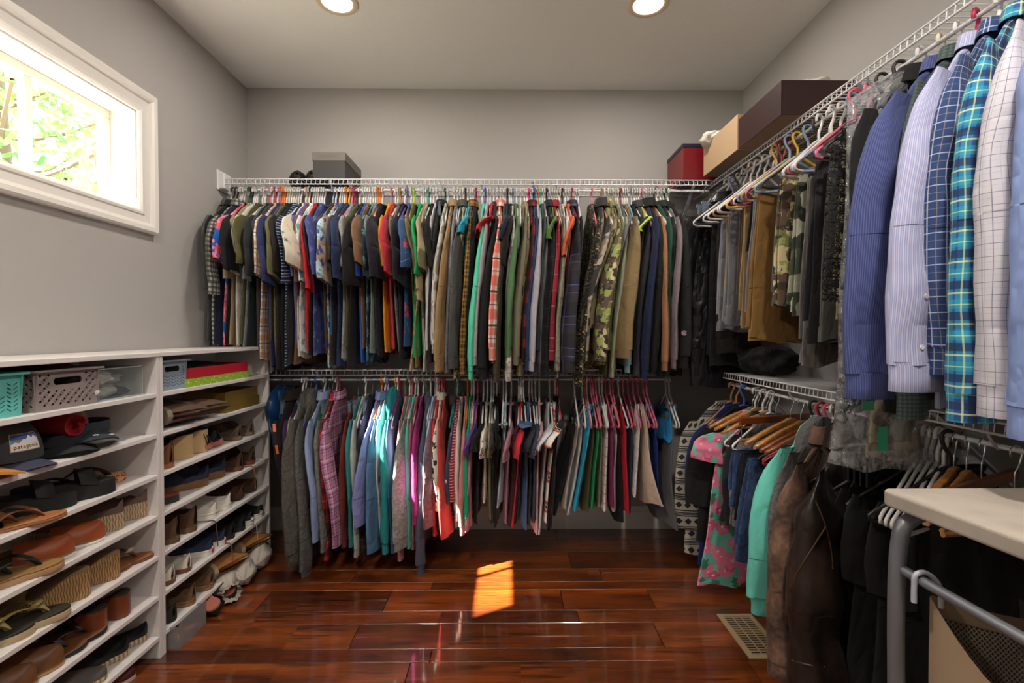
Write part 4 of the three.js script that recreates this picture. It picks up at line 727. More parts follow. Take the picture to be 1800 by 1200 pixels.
const SHOE = {
  loafer(t, { up, sole, L = .265, W = .046, heel = .062, vamp = .06, st = .016, band }) {
    obj('sole', soleGeo({ L, W: W * 1.03, y1: (s) => st + (s < .3 ? .004 : 0) }), sole, t);
    obj('upper', upperGeo({ L, W, base: () => st - .002, heel, vamp, toeH: .03 }), up, t);
    if (band) obj('foxing', soleGeo({ L: L * 1.004, W: W * 1.05, y0: () => st - .004, y1: () => st }), band, t);
    obj('heel_seam', tube([[-L / 2 + .001, st, 0], [-L / 2 - .001, st + heel * .5, 0], [-L / 2 + .004, st + heel * .93, 0]], .0022, 5, 8), up, t);
  },
  sneaker(t, { up, sole, L = .275, lace = plain('#d8d4cc', .8), tab, stripe }) {
    obj('sole', soleGeo({ L, W: .05, y1: () => .028 }), sole, t);
    obj('sole_stripe', soleGeo({ L: L * 1.006, W: .0506, y0: () => .019, y1: () => .022 }), stripe || plain('#22242a', .6), t);
    obj('upper', upperGeo({ L, W: .048, base: () => .026, heel: .05, vamp: .062, toeH: .03, open: .4 }), up, t);
    obj('laces', [.42, .48, .54, .6].map((s) => ribbon([[(s - .5) * L, .078 - (s - .42) * .12, -.02], [(s - .5) * L, .088 - (s - .42) * .13, 0], [(s - .5) * L, .078 - (s - .42) * .12, .02]], [1, -.3, 0], .006)), lace, t);
    if (tab) obj('heel_tab', box(-L / 2 - .003, -L / 2 + .002, .008, .02, -.013, .013, .001), tab, t);
  },
  flipflop(t, { foot, sole, strap, L = .255, st = .016, bow, sw = .014 }) {
    obj('sole', soleGeo({ L, W: .043, y1: () => st * .75 }), sole, t); obj('footbed', soleGeo({ L: L * .99, W: .0425, y0: () => st * .75, y1: (s) => st + .003 * Math.cos(s * 6) }), foot, t);
    for (const s of [-1, 1]) obj('strap', ribbon([[.075, st, 0], [.055, st + .022, s * .012], [.01, st + .034, s * .034], [-.03, st + .01, s * .043]], [1, 0, s * .6], sw), strap, t);
    if (bow) obj('bow', ribbon([[.05, st + .03, -.016], [.06, st + .034, 0], [.05, st + .03, .016]], [1, 0, 0], .016, .006), bow, t);
  },
  wedge(t, { wedge, up, L = .235, h = .085, plat = .025, closed = false, W = .042 }) {
    const top = (s) => plat + (h - plat) * sst(.68, .12, s);
    obj('wedge_sole', soleGeo({ L, W, y1: top, k: 1, tile: .07 }), wedge, t);
    if (closed) obj('upper', upperGeo({ L, W: W * .98, base: top, heel: .05, vamp: .045, toeH: .028, open: .42 }), up, t);
    else { obj('footbed', soleGeo({ L: L * .99, W: W * .97, y0: top, y1: (s) => top(s) + .004 }), up, t); obj('strap', ribbon([[.05, top(.7), -.042], [.045, top(.7) + .035, -.028], [.04, top(.68) + .045, 0], [.045, top(.7) + .035, .028], [.05, top(.7), .042]], [1, -.25, 0], .045), up, t); }
  },
  heel(t, { up, sole, L = .225, h = .085 }) {
    const top = (s) => .012 + (h - .012) * sst(.7, .15, s);
    obj('block_heel', soleGeo({ L, W: .044, y1: (s) => top(s) - .004, to: .3 }), up, t); obj('sole', soleGeo({ L, W: .043, y0: (s) => top(s) - .012, y1: top }), sole, t);
    obj('strap', ribbon([[.05, top(.7), -.042], [.05, .055, -.028], [.05, .062, 0], [.05, .055, .028], [.05, top(.7), .042]], [1, 0, 0], .05), up, t);
  },
  slide(t, { up, foot, sole, L = .25, st = .02 }) {
    obj('sole', soleGeo({ L, W: .045, y1: () => st * .5 }), sole, t); obj('footbed', soleGeo({ L, W: .0445, y0: () => st * .5, y1: () => st }), foot, t);
    obj('band', upperGeo({ L, W: .046, base: () => st - .004, heel: .05, vamp: .062, toeH: .05, open: -.2, from: .42, k: 1 }), up, t);
  },
  boot(t, { up, sole, L = .27, shaft = .17, W = .046 }) {
    obj('sole', soleGeo({ L, W: W * 1.06, y1: () => .022 }), sole, t); obj('upper', upperGeo({ L, W, base: () => .02, heel: .06, vamp: .062, toeH: .034, open: .42, shaft, openW: .75 }), up, t);
  },
  mule(t, { up, foot, sole, L = .25 }) { SHOE.slide(t, { up, foot, sole, L }); },
};
const shoeSpots = [];
// one pair: build once, clone the other; each carries a label of its own
function pair(kind, opts, desc, name, level, zA, zB, { x = -1.452, th = Math.PI, dx = 0, dth = 0, lie = 0, single = false, lift = 0, roll = 0 } = {}) {
  const ord = ['top', 'second', 'third', 'fourth', 'fifth', 'sixth', 'seventh'][level], y = LEVEL[level] + .0006;
  const spot = level < 7 ? `${ord} shelf` : 'floor';
  const put = (o, z, xx, a) => { o.position.set(xx, y + lift + (lie ? .0495 : 0), z); o.rotation.set(lie ? -lie : roll, a, 0, 'YXZ'); };
  const a = thing(name, '', 'shoe'); SHOE[kind](a, opts); put(a, zA, x, th);
  tag(a, unique(single ? `${desc} on the ${spot}` : `${desc}, ${spot}, nearer the doorway`), 'shoe', `shoes on the ${spot}`);
  if (single) return a;
  const b = a.clone(); b.name = numbered(name); scene.add(b); put(b, zB, x + dx, th + dth);
  b.userData = {}; tag(b, unique(`${desc}, ${spot}, nearer the clothes`), 'shoe', `shoes on the ${spot}`); return a;
}
const PI = Math.PI, white = plain('#dcd8d0', .6), black = plain('#141414', .6), gum = plain('#7a5634', .6), darkSole = plain('#2a2420', .7), tanSole = plain('#a9835c', .6);
// unit by the clothes rails
pair('boot', { up: sue('#5b4436'), sole: plain('#7d7262', .85), shaft: .13 }, 'brown suede boot lying with its sole outwards', 'ankle_boot', 1, -1.945, -2.09, { lie: -PI / 2, th: PI - .25 });
pair('loafer', { up: lea('#6d3f22'), sole: lea('#8a5a34'), heel: .1 }, 'chestnut brown tall shoe by the partition', 'ankle_boot', 2, -1.93, 0, { single: true, th: PI });
pair('wedge', { wedge: plain('#c9ab7c', .8), up: plain('#17171b', .7), h: .1, plat: .03 }, 'cream wedge sandal with a black upper', 'wedge_sandal', 2, -2.045, -2.15, { th: -2.6 });
pair('loafer', { up: plain('#1d2628', .6), sole: plain('#b06a58', .6) }, 'dark flat shoe with a pink sole', 'flat_shoe', 2, -2.265, -2.345, { th: 2.6, roll: -.3, lift: .012 });
pair('loafer', { up: sue('#5d4a3e'), sole: plain('#6d5a4a', .7), heel: .07 }, 'grey brown suede loafer at the far end', 'loafer', 2, -2.455, -2.565, { th: PI - .2 });
pair('flipflop', { foot: lea('#6f3d20'), sole: darkSole, strap: black, st: .035 }, 'brown leather sandal beside the partition', 'sandal', 3, -1.935, 0, { single: true, th: .5 });
pair('loafer', { up: plain('#262c3f', .85), sole: gum, st: .03, L: .275, heel: .065 }, 'navy canvas slip on with a gum sole', 'slip_on_shoe', 3, -2.12, -2.25, { th: -2.35 });
pair('loafer', { up: sue('#4a3328'), sole: plain('#6b3a24', .7), heel: .085, vamp: .085 }, 'brown moccasin boot with long laces', 'moccasin', 3, -2.455, -2.57, { th: PI - .15 });
pair('boot', { up: sue('#54392b'), sole: plain('#5e4630', .8), shaft: .03 }, 'brown leather moccasin with stitched seams', 'moccasin', 4, -1.945, -2.055, { th: PI + .1 });
pair('sneaker', { up: white, sole: plain('#e4dfd4', .5) }, 'white leather sneaker with black piping', 'sneaker', 4, -2.175, -2.29, { th: -2.75 });
pair('loafer', { up: sue('#4e3224'), sole: plain('#3d2519', .7), heel: .06 }, 'dark brown suede lace up shoe', 'lace_up_shoe', 4, -2.43, -2.55, { th: PI + .25, roll: -.35, lift: .017 });
pair('loafer', { up: plain('#cfc8ba', .8), sole: plain('#6a4632', .6), heel: .062 }, 'cream canvas loafer with a brown sole', 'loafer', 5, -1.93, -2.03, { th: PI });
pair('sneaker', { up: plain('#202a44', .7), sole: white, tab: plain('#a82030', .5), stripe: plain('#a82030', .5) }, 'navy and tan boat sneaker with red heel tab', 'sneaker', 5, -2.145, -2.245, { th: -2.8 });
pair('loafer', { up: plain('#141716', .85), sole: plain('#1b1e1d', .8), heel: .07, vamp: .075 }, 'black felt slipper', 'slipper', 5, -2.355, -2.45, { th: PI });
pair('sneaker', { up: plain('#17191b', .8), sole: white }, 'black canvas sneaker with a white sole', 'sneaker', 5, -2.535, -2.628, { th: PI - .1 });
pair('loafer', { up: plain('#1f2220', .7), sole: black }, 'black shoe beside the partition', 'flat_shoe', 6, -1.935, 0, { single: true, th: PI });
pair('loafer', { up: sue('#6b4f3b'), sole: plain('#8f6a48', .7), heel: .075, st: .02, band: plain('#26221f', .7) }, 'taupe suede moccasin with dark stitching', 'moccasin', 6, -2.045, -2.17, { th: PI + .1 });
pair('boot', { up: sue('#8f5f30'), sole: plain('#a08c6c', .85), shaft: .13 }, 'tan suede boot lying with its ridged sole outwards', 'ankle_boot', 6, -2.245, -2.475, { lie: -PI / 2, th: PI - .3 });
pair('flipflop', { foot: plain('#b06a5a', .7), sole: black, strap: black, st: .03 }, 'black sandal with a pink footbed tipped on its side', 'sandal', 7, -2.16, -2.28, { x: -1.36, th: PI - .4, roll: -.5, lift: .025 });
// unit under the window
pair('flipflop', { foot: SM.cork, sole: SM.cork, strap: lea('#121212', .2), st: .026, sw: .018 }, 'cork sandal with a black patent strap', 'sandal', 2, -1.68, -1.55, { th: 1.0, x: -1.46 });
pair('wedge', { wedge: plain('#161816', .75), up: plain('#131413', .7), h: .06, plat: .045, L: .25 }, 'black platform sandal with a thick sole', 'platform_sandal', 2, -1.43, -1.555, { th: .9, x: -1.42, dx: .02 });
pair('flipflop', { foot: lea('#a66c3e'), sole: lea('#8a5834'), strap: lea('#7a4a2a'), st: .012 }, 'tan leather flip flop beside the black platforms', 'flip_flop', 2, -1.29, -1.335, { th: .85, x: -1.4, dx: .03, lift: 0 });
pair('wedge', { wedge: SM.paleRope, up: plain('#6b594b', .9), closed: true, h: .058, plat: .035, L: .24 }, 'beige espadrille with a thick rope sole', 'espadrille', 3, -1.66, -1.775, { th: -2.55 });
pair('slide', { up: lea('#9a4a20'), foot: plain('#8f7458', .85), sole: white }, 'cognac leather slide with a white sole', 'slide_sandal', 3, -1.43, -1.545, { th: .75, x: -1.43 });
pair('flipflop', { foot: plain('#94703f', .8), sole: tanSole, strap: plain('#1c2420', .6), st: .022 }, 'tan flip flop with a dark thong', 'flip_flop', 3, -1.29, -1.345, { th: .8, x: -1.42, dx: .03 });
pair('flipflop', { foot: lea('#8f5a34'), sole: lea('#75482a'), strap: lea('#6b4426'), bow: plain('#b5a898', .7), st: .014 }, 'brown sandal with a grey bow', 'sandal', 4, -1.66, -1.745, { th: .75, x: -1.44, dx: .02 });
pair('wedge', { wedge: SM.rope, up: plain('#8a7656', .9), h: .085, plat: .03, L: .24 }, 'woven rope wedge sandal', 'wedge_sandal', 4, -1.49, -1.61, { th: -2.45, x: -1.43 });
pair('flipflop', { foot: plain('#2f2c20', .7), sole: plain('#b09a78', .7), strap: plain('#9a8a50', .35), bow: plain('#a89a58', .3), st: .026 }, 'dark sandal with a gold buckle strap', 'sandal', 4, -1.285, -1.375, { th: .7, x: -1.42, dx: .02 });
pair('heel', { up: lea('#7a3f22', .4), sole: darkSole }, 'brown leather sandal with a block heel', 'heeled_sandal', 5, -1.615, -1.715, { th: PI - .1, x: -1.44 });
pair('flipflop', { foot: lea('#6a4026'), sole: black, strap: plain('#1a1614', .5), st: .014 }, 'brown and black thong sandal', 'sandal', 5, -1.455, -1.53, { th: .75, x: -1.42, roll: .16, lift: .008 });
pair('slide', { up: lea('#6b4426'), foot: lea('#8f6238'), sole: tanSole, L: .24 }, 'brown leather slide at the front', 'slide_sandal', 5, -1.30, -1.385, { th: .7, x: -1.42 });
pair('loafer', { up: plain('#161616', .8), sole: SM.paleRope, heel: .045, vamp: .042, st: .018, L: .245 }, 'black espadrille flat with a cream sole', 'espadrille', 6, -1.645, -1.735, { th: -2.2, x: -1.43 });
pair('loafer', { up: plain('#55504c', .8), sole: SM.paleRope, heel: .045, vamp: .042, st: .018, L: .245 }, 'grey flat shoe with a rope sole', 'espadrille', 6, -1.535, 0, { th: .7, x: -1.42, single: true });
pair('slide', { up: lea('#7a5426'), foot: lea('#8f6a3a'), sole: lea('#5e4028'), L: .25, st: .03 }, 'brown suede slipper on the bottom', 'slipper', 6, -1.345, 0, { th: .75, x: -1.42, single: true });
pair('loafer', { up: plain('#57161f', .6), sole: plain('#c9b8a8', .7), heel: .05, vamp: .05 }, 'maroon shoe with a pale edge', 'flat_shoe', 7, -1.655, 0, { th: .7, x: -1.43, single: true });
// long laces hanging over the shelf edges
for (const [z, y, L, c, label] of [[-2.50, .545, .12, '#8f5a3a', 'brown leather lace hanging from the moccasin boots'], [-2.52, .239, .09, '#c4b6a4', 'cream shoe lace hanging from the black sneakers'], [-2.29, .239, .10, '#9a5f3c', 'tan lace hanging over the shelf by the boat sneakers'], [-2.17, .392, .12, '#5a4436', 'dark lace hanging in front of the boat sneakers']])
  tag(obj('shoe_lace', tube([[-1.38, y + .02, z + .05], [-1.335, y + .006, z + .02], [-1.303, y + .002, z], [-1.298, y - .05, z - .01], [-1.30, y - L, z - .02]], .0025, 5, 24), plain(c, .8)), label, 'lace');

// ---------- baskets, boxes and caps ----------
function perforated(w, h, pattern) { // panel in the xy plane, 2.5 mm thick, with real holes and a hand grip
  const s = new THREE.Shape([[-w / 2, 0], [w / 2, 0], [w / 2 + .008, h], [-w / 2 - .008, h]].map((p) => new THREE.Vector2(...p)));
  const hole = (pts) => s.holes.push(new THREE.Path(pts.map((p) => new THREE.Vector2(...p)))), gw = Math.min(.035, w * .2), gy = h * .7, slot = [];
  for (let i = 0; i <= 16; i++) { const a = i / 16 * 2 * PI; slot.push([Math.sign(Math.cos(a)) * gw + .011 * Math.cos(a), gy + .011 * Math.sin(a)]); } hole(slot.slice(0, 16));
  const free = (x, y, m) => !(Math.abs(x) < gw + .02 + m && Math.abs(y - gy) < .018 + m);
  if (pattern === 'diamond') { const u = .0245; for (let r = 0; r * u / 2 < h - .03; r++) for (let x = -Math.floor(w / u / 2) * u + (r % 2 ? u / 2 : 0); x < w / 2 - .008; x += u) { const y = .016 + r * u / 2; if (x < -w / 2 + .01 || !free(x, y, .004)) continue; const q = .0052; hole([[x - q, y], [x, y - q], [x + q, y], [x, y + q]]); if (free(x + u / 4, y + u / 4, .006) && y + u / 4 < h - .016 && x + u / 4 < w / 2 - .008) for (const d of [-1, 1]) { const cx = x + u / 4, cy = y + d * u / 4 * (d > 0 ? 1 : 0); if (d > 0) hole([[cx - .0042, cy + .0028], [cx - .0028, cy + .0042], [cx + .0042, cy - .0028], [cx + .0028, cy - .0042]]); } } }
  else for (let c = 0, x = -w / 2 + .014; x < w / 2 - .008; x += .0165, c++) for (let y = .018; y < h - .022; y += .0115) { if (!free(x, y, .006)) continue; const d = c % 2 ? .0035 : -.0035; hole([[x - .0055, y - d - .0018], [x + .0055, y + d - .0018], [x + .0055, y + d + .0018], [x - .0055, y - d + .0018]]); }
  const g = new THREE.ExtrudeGeometry(s, { depth: .0025, bevelEnabled: false }); return g.translate(0, 0, -.00125);
}
function basket(label, color, w, h, d, pattern, pos, turn) {
  const t = thing('storage_basket', label, 'basket', pos, turn), m = plain(color, .5);
  for (const [q, ww, dd] of [[0, w, d], [1, d, w], [2, w, d], [3, d, w]]) { const g = perforated(ww, h, pattern); g.translate(0, 0, dd / 2 + .0); g.rotateY(q * PI / 2); obj('side_panel', g, m, t); }
  obj('base', box(-w / 2, w / 2, 0, .004, -d / 2, d / 2), m, t);
  const R = (o, y) => [[-w / 2 - o, y, -d / 2 - o], [w / 2 + o, y, -d / 2 - o], [w / 2 + o, y, d / 2 + o], [-w / 2 - o, y, d / 2 + o]];
  obj('rim', loft([R(.003, h - .006), R(.014, h - .006), R(.014, h), R(.003, h), R(.003, h - .006)]).toNonIndexed(), m, t).geometry.computeVertexNormals();
  return t;
}
function blob(name, label, cat, color, [x, y, z], [rx, ry, rz], seed, group) {
  const r = rng(seed), P = [0, 1, 2, 3, 4, 5].map(() => r() * 6.28), rings = [];
  for (let i = 0; i <= 18; i++) { const f = i / 18 * PI, sy = -Math.cos(f), sr = Math.sin(f); rings.push(Array.from({ length: 26 }, (_, j) => { const t = j / 26 * 2 * PI, k = 1 + .13 * Math.sin(3 * t + P[0] + 2 * sy) + .1 * Math.sin(5 * t + P[1] - 5 * sy) + .07 * Math.sin(9 * t + 7 * sy + P[2]); return [x + rx * Math.pow(sr, .7) * k * Math.cos(t), y + Math.max(ry * sy * (1 + .16 * Math.sin(4 * t + P[3]) * sr), -ry), z + rz * Math.pow(sr, .7) * k * Math.sin(t)]; })); }
  return tag(obj(name, loft(rings, { tile: .3 }), fabric(color).m), label, cat, group);
}
const A = LEVEL[0] + .0006, B = LEVEL[1] + .0006;
basket('teal plastic basket with a chevron cutout pattern', '#5fb4ae', .21, .118, .22, 'chevron', [-1.45, A, -1.25], PI / 2 - .04);
basket('taupe plastic basket with a diamond cutout pattern', '#8c807e', .20, .118, .22, 'diamond', [-1.44, A, -1.492], PI / 2 - .03);
basket('blue grey plastic basket against the partition', '#8494a0', .16, .118, .22, 'chevron', [-1.445, A, -1.955], PI / 2);
blob('knit_hat', 'dark green hat heaped in the teal basket', 'hat', '#1e2a22', [-1.45, A + .085, -1.26], [.085, .04, .08], 3);
blob('scarf', 'black scarf heaped in the taupe basket', 'scarf', '#1b1b18', [-1.45, A + .08, -1.49], [.08, .046, .075], 4);
blob('folded_cloth', 'red cloth under the scarf in the taupe basket', 'cloth', '#a81c2c', [-1.445, A + .025, -1.49], [.09, .02, .08], 5);
blob('glove', 'black and red glove lying behind the clear bin', 'glove', '#a01a24', [-1.50, A + .10, -1.64], [.05, .03, .035], 6);
{
  const t = thing('clear_bin', 'clear plastic bin holding grey gloves and cloths', 'bin', [-1.44, A, -1.70], PI / 2), m = plain('#eef4f4', .04, { transmission: .92, thickness: 0, ior: 1.45 });
  const w = .19, d = .21, h = .105, q = .003;
  const sheet = (n, ww, x, z, ry) => obj(n, new THREE.PlaneGeometry(ww, h).rotateY(ry).translate(x, h / 2, z), m, t), edge = plain('#cfd8da', .1, { transmission: .5, thickness: 0 });
  sheet('front_panel', w, 0, d / 2, 0); sheet('rear_panel', w, 0, -d / 2, PI); sheet('side_panel', d, w / 2, 0, PI / 2); sheet('side_panel', d, -w / 2, 0, -PI / 2);
  obj('base', new THREE.PlaneGeometry(w, d).rotateX(-PI / 2).translate(0, .002, 0), m, t);
  const C = [[-w / 2, -d / 2], [w / 2, -d / 2], [w / 2, d / 2], [-w / 2, d / 2]], rim = []; C.forEach((c, i) => { const e = C[(i + 1) % 4]; rim.push(bar([c[0], h, c[1]], [e[0], h, e[1]], .0022, 6), bar([c[0], .003, c[1]], [e[0], .003, e[1]], .0016, 6), bar([c[0], .003, c[1]], [c[0], h, c[1]], .0016, 6)); }); obj('rim', rim, edge, t);
}
for (const [c, dx, dy, dz, r, s, l] of [['#a5a29c', 0, .03, .03, [.08, .03, .07], 11, 'pale grey glove at the bottom of the clear bin'], ['#8d8a86', -.01, .065, -.02, [.075, .028, .065], 12, 'mid grey cloth folded inside the clear bin'], ['#b4b2ad', .03, .075, .055, [.07, .026, .045], 13, 'light grey glove on top in the clear bin'], ['#2f3438', .02, .02, -.045, [.06, .018, .035], 14, 'dark grey cloth inside the clear bin']]) blob('glove', l, 'glove', c, [-1.44 + dx, A + dy, -1.70 + dz], r, s);
blob('folded_cloth', 'white grey cloth lying beside the clear bin', 'cloth', '#bdbab5', [-1.385, A + .031, -1.585], [.055, .03, .03], 15);
function tray(name, label, cat, pos, [w, h, d], th, parts) { // parts: [name, y0, y1, material, grow]
  const t = thing(name, label, cat, pos);
  for (const [n, y0, y1, m, g] of parts) {
    const W = w / 2 + g, D = d / 2 + g; obj(n, [box(-W, W, y0, y1, D - th, D), box(-W, W, y0, y1, -D, -D + th), box(-W, -W + th, y0, y1, -D + th, D - th), box(W - th, W, y0, y1, -D + th, D - th)], m, t);
  }
  obj('base', box(-w / 2 + th, w / 2 - th, parts[0][1] + .001, parts[0][1] + .004, -d / 2 + th, d / 2 - th), parts[0][3], t); return t;
}
const polka = new THREE.MeshStandardMaterial({ map: scatter('#8fb52c', 46, 88, (c) => { c.fillStyle = '#e6edb6'; c.beginPath(); c.arc(0, 0, 5, 0, 7); c.fill(); }), roughness: .6 }); polka.map.repeat.set(9, 9);
tray('gift_box', 'red gift box standing in its green polka dot lid', 'box', [-1.445, A, -2.27], [.24, .075, .46], .004, [['lid', 0, .034, polka, .006], ['box_wall', .004, .078, plain('#b3182c', .5), 0]]);
blob('folded_cloth', 'black and grey clothes inside the red gift box', 'cloth', '#23262b', [-1.46, A + .062, -2.24], [.09, .034, .17], 21);
const gold = plain('#9a8038', .35, { metalness: .55 });
tray('shoe_box', 'shiny gold box standing in its lid', 'box', [-1.43, B, -2.46], [.2, .1, .30], .003, [['lid', 0, .05, gold, .006], ['box_wall', .003, .096, gold, 0]]);
// caps
const visor = (w, len, dip, tile = .2) => { const rings = []; for (let i = 0; i <= 8; i++) { const f = i / 8; rings.push(Array.from({ length: 17 }, (_, j) => { const t = (j / 16 - .5) * PI * .98, R = .078 + f * len * Math.pow(Math.cos(t), .8), x = R * Math.cos(t) * (f ? 1 : 1), z = Math.min(1, 1.02) * (.078 + .012 * f) * Math.sin(t) * w; return [x, -dip * (z / .08) ** 2 - .012 * f, z]; })); } const top = loft(rings, { closed: false, tile }), low = loft(rings.map((r) => r.map(([x, y, z]) => [x, y - .003, z]).reverse()), { closed: false, tile }); return [top, low]; };
function crown(h = .115, R = .078) { const rings = []; for (let i = 0; i <= 10; i++) { const f = i / 10 * PI / 2; rings.push(Array.from({ length: 24 }, (_, j) => { const t = j / 24 * 2 * PI; return [R * 1.08 * Math.pow(Math.cos(f), .8) * Math.cos(t), h * Math.sin(f), R * Math.pow(Math.cos(f), .8) * Math.sin(t)]; })); } return loft(rings, { tile: .2 }); }
{
  const t = thing('baseball_cap', 'grey cap with navy brim and a mountain patch', 'cap', [-1.44, B + .02, -1.40], -.18);
  obj('crown', crown(.118, .085), plain('#3a3c42', .9), t); obj('brim', visor(1.05, .075, .018).map((g) => g.translate(.004, 0, 0)), plain('#33364a', .85), t); obj('button', new THREE.SphereGeometry(.007, 10, 8).translate(0, .119, 0), plain('#33364a', .85), t);
  const patch = canvasTex(256, 160, (c) => { c.fillStyle = '#b9a894'; c.fillRect(0, 0, 256, 160); c.fillStyle = '#3f5c9a'; c.fillRect(8, 8, 240, 84); c.fillStyle = '#b06a55'; c.fillRect(8, 52, 240, 14); c.fillStyle = '#35a0c0'; c.fillRect(8, 66, 240, 26); c.fillStyle = '#e9edf2'; c.beginPath(); c.moveTo(8, 92); for (const [x, y] of [[40, 74], [70, 84], [110, 50], [130, 58], [165, 22], [190, 50], [215, 30], [248, 60], [248, 92]]) c.lineTo(x, y); c.fill(); c.fillStyle = '#efe7d8'; c.fillRect(8, 92, 240, 60); c.fillStyle = '#141414'; c.font = 'bold 44px sans-serif'; c.textAlign = 'center'; c.fillText('patagonia', 128, 136); }, false);
  const rings = []; for (let i = 0; i <= 4; i++) { const y = lerp(.028, .076, i / 4), f = Math.asin(y / .118), R = .0865 * Math.pow(Math.cos(f), .8); rings.push(Array.from({ length: 9 }, (_, j) => { const a = lerp(.45, -.45, j / 8); return [R * 1.08 * Math.cos(a), y, R * Math.sin(a)]; })); }
  const g = loft(rings, { closed: false }), uv = g.attributes.uv; for (let i = 0; i < 5; i++) for (let j = 0; j < 9; j++) uv.setXY(i * 9 + j, j / 8, i / 4);
  obj('patch', g, new THREE.MeshStandardMaterial({ map: patch, roughness: .8, side: THREE.DoubleSide }), t);
}
for (const [z, y, c, n, l] of [[-1.58, .03, '#22252a', 0, 'charcoal sun visor lying under the starred visor'], [-1.655, .052, '#2c3640', 3, 'blue grey sun visor with white stars']]) {
  const t = thing('sun_visor', l, 'cap', [-1.44, B + y, z], -.55); obj('brim', visor(1.1, .085, .022), plain(c, .8), t);
  const band = (yy) => Array.from({ length: 24 }, (_, j) => { const a = j / 24 * 2 * PI; return [.079 * Math.cos(a), yy, .079 * Math.sin(a)]; }); obj('headband', loft([band(-.006), band(.03)]), plain(c, .85), t);
  for (let k = 0; k < n; k++) { const s = new THREE.Shape(); for (let i = 0; i < 10; i++) { const a = i * PI / 5, q = i % 2 ? .004 : .0095; s.lineTo ? (i ? s.lineTo(Math.sin(a) * q, Math.cos(a) * q) : s.moveTo(Math.sin(a) * q, Math.cos(a) * q)) : 0; } const zz = [-.05, .0, .05][k], xx = [.105, .125, .105][k], g = new THREE.ExtrudeGeometry(s, { depth: .001, bevelEnabled: false }); g.rotateX(-PI / 2); g.rotateZ(-.12); g.translate(xx, -.022 * (zz / .08) ** 2 - .0045, zz); obj('star', g, plain('#d8d6d0', .7), t); }
}
{ const t = thing('baseball_cap', 'cream cap with a red brim behind the visors', 'cap', [-1.53, B + .045, -1.69], -.4); obj('crown', crown(.085, .07), plain('#c2ab94', .9), t); obj('brim', visor(.85, .06, .014), plain('#9a1822', .85), t); }
{ const t = thing('rolled_scarf', 'red fleece scarf rolled up beside the grey cap', 'scarf', [-1.44, B + .085, -1.565], -.2); const p = []; for (let i = 0; i <= 60; i++) { const a = i * .26, q = .012 + i * .00042; p.push([q * Math.cos(a), q * Math.sin(a)]); } obj('roll', loft([-.11, -.05, .02, .08].map((x) => [...p.map(([a, b]) => [x, b, a]), ...p.slice().reverse().map(([a, b]) => [x, b * .9, a * .9])]), { capEnd: true, capStart: true }), fabric('#a3131c').m, t); }
tag(obj('envelope', (() => { const g = loft([0, 1, 2, 3, 4].map((i) => [[-.13, .003 + .02 * Math.sin(i * .8), -.1 + i * .045], [.12, .006 + .014 * Math.sin(i * .8), -.1 + i * .045], [.12, .012 + .016 * Math.sin(i * .8), -.1 + i * .045], [-.13, .012 + .022 * Math.sin(i * .8), -.1 + i * .045]]), { capStart: true, capEnd: true }).toNonIndexed(); g.computeVertexNormals(); g.rotateY(-.35); return g.translate(-1.42, B, -1.245); })(), plain('#c9853e', .6)), 'orange tan padded envelope at the front of the cap shelf', 'envelope');
// on the floor under the last shelf
{
  const t = thing('clear_shoe_box', 'frosted plastic box holding tan shoes on the floor', 'box', [-1.37, 0, -1.975], 0), m = plain('#dfe2e6', .3, { transmission: .85, thickness: 0 }), w = .19, d = .17, h = .1;
  obj('front_panel', box(w / 2 - .002, w / 2, .001, h, -d / 2, d / 2), m, t); obj('rear_panel', box(-w / 2, -w / 2 + .002, .001, h - .03, -d / 2, d / 2), m, t);
  for (const s of [-1, 1]) obj('side_panel', box(-w / 2 + .002, w / 2 - .002, .001, h - (.014), s * d / 2 - .001, s * d / 2 + .001), m, t); obj('base', box(-w / 2 + .002, w / 2 - .002, .001, .003, -d / 2 + .001, d / 2 - .001), m, t);
  for (const [z, l] of [[-2.005, 'tan shoe in the frosted box farther from the doorway'], [-1.94, 'tan shoe in the frosted box nearer the doorway']]) { const s = thing('flat_shoe', l, 'shoe', [-1.375, .004, z], PI); SHOE.slide(s, { up: lea('#b06a3c'), foot: lea('#c48a5a'), sole: tanSole, L: .17, st: .016 }); s.scale.z = .62; }
}
function drawBag(label, pos, turn, s, seed) {
  const t = thing('drawstring_bag', label, 'bag', pos, turn), r = rng(seed), P = [r() * 6, r() * 6, r() * 6], rings = [];
  for (let i = 0; i <= 22; i++) { const f = i / 22, k = f < .78 ? Math.pow(Math.sin(Math.PI * Math.min(1, f / .86)), .55) : lerp(.42, .62, sst(.82, 1, f)); rings.push(Array.from({ length: 30 }, (_, j) => { const a = j / 30 * 2 * PI, q = k * (1 + .07 * Math.sin(5 * a + P[0] + f * 8) + (f > .6 ? .14 * Math.sin(11 * a + P[1]) : .05 * Math.sin(9 * a - f * 12 + P[2]))), y = .066 * q * Math.sin(a) * s; return [(f - .5) * .30 * s, Math.max(y + .055 * s, .003), .072 * q * Math.cos(a) * s]; })); }
  obj('bag_body', loft(rings, { capStart: true, tile: .3 }), fabric('#b5aca2').m, t);
  obj('drawstring', tube([[.09 * s, .10 * s, .02], [.12 * s, .095 * s, .055 * s], [.10 * s, .05 * s, .082 * s], [.05 * s, .035 * s, .09 * s], [.02 * s, .065 * s, .085 * s], [.08 * s, .08 * s, .07 * s]], .0026, 5, 40), plain('#17120f', .8), t);
}
drawBag('cream drawstring shoe bag at the far end of the shelves', [-1.335, .001, -2.60], 2.0, .98, 3);
drawBag('cream drawstring shoe bag between the two others', [-1.335, .001, -2.43], 2.2, .92, 4);
drawBag('cream drawstring shoe bag with its mouth towards the doorway', [-1.34, .001, -2.29], -.75, .9, 5);
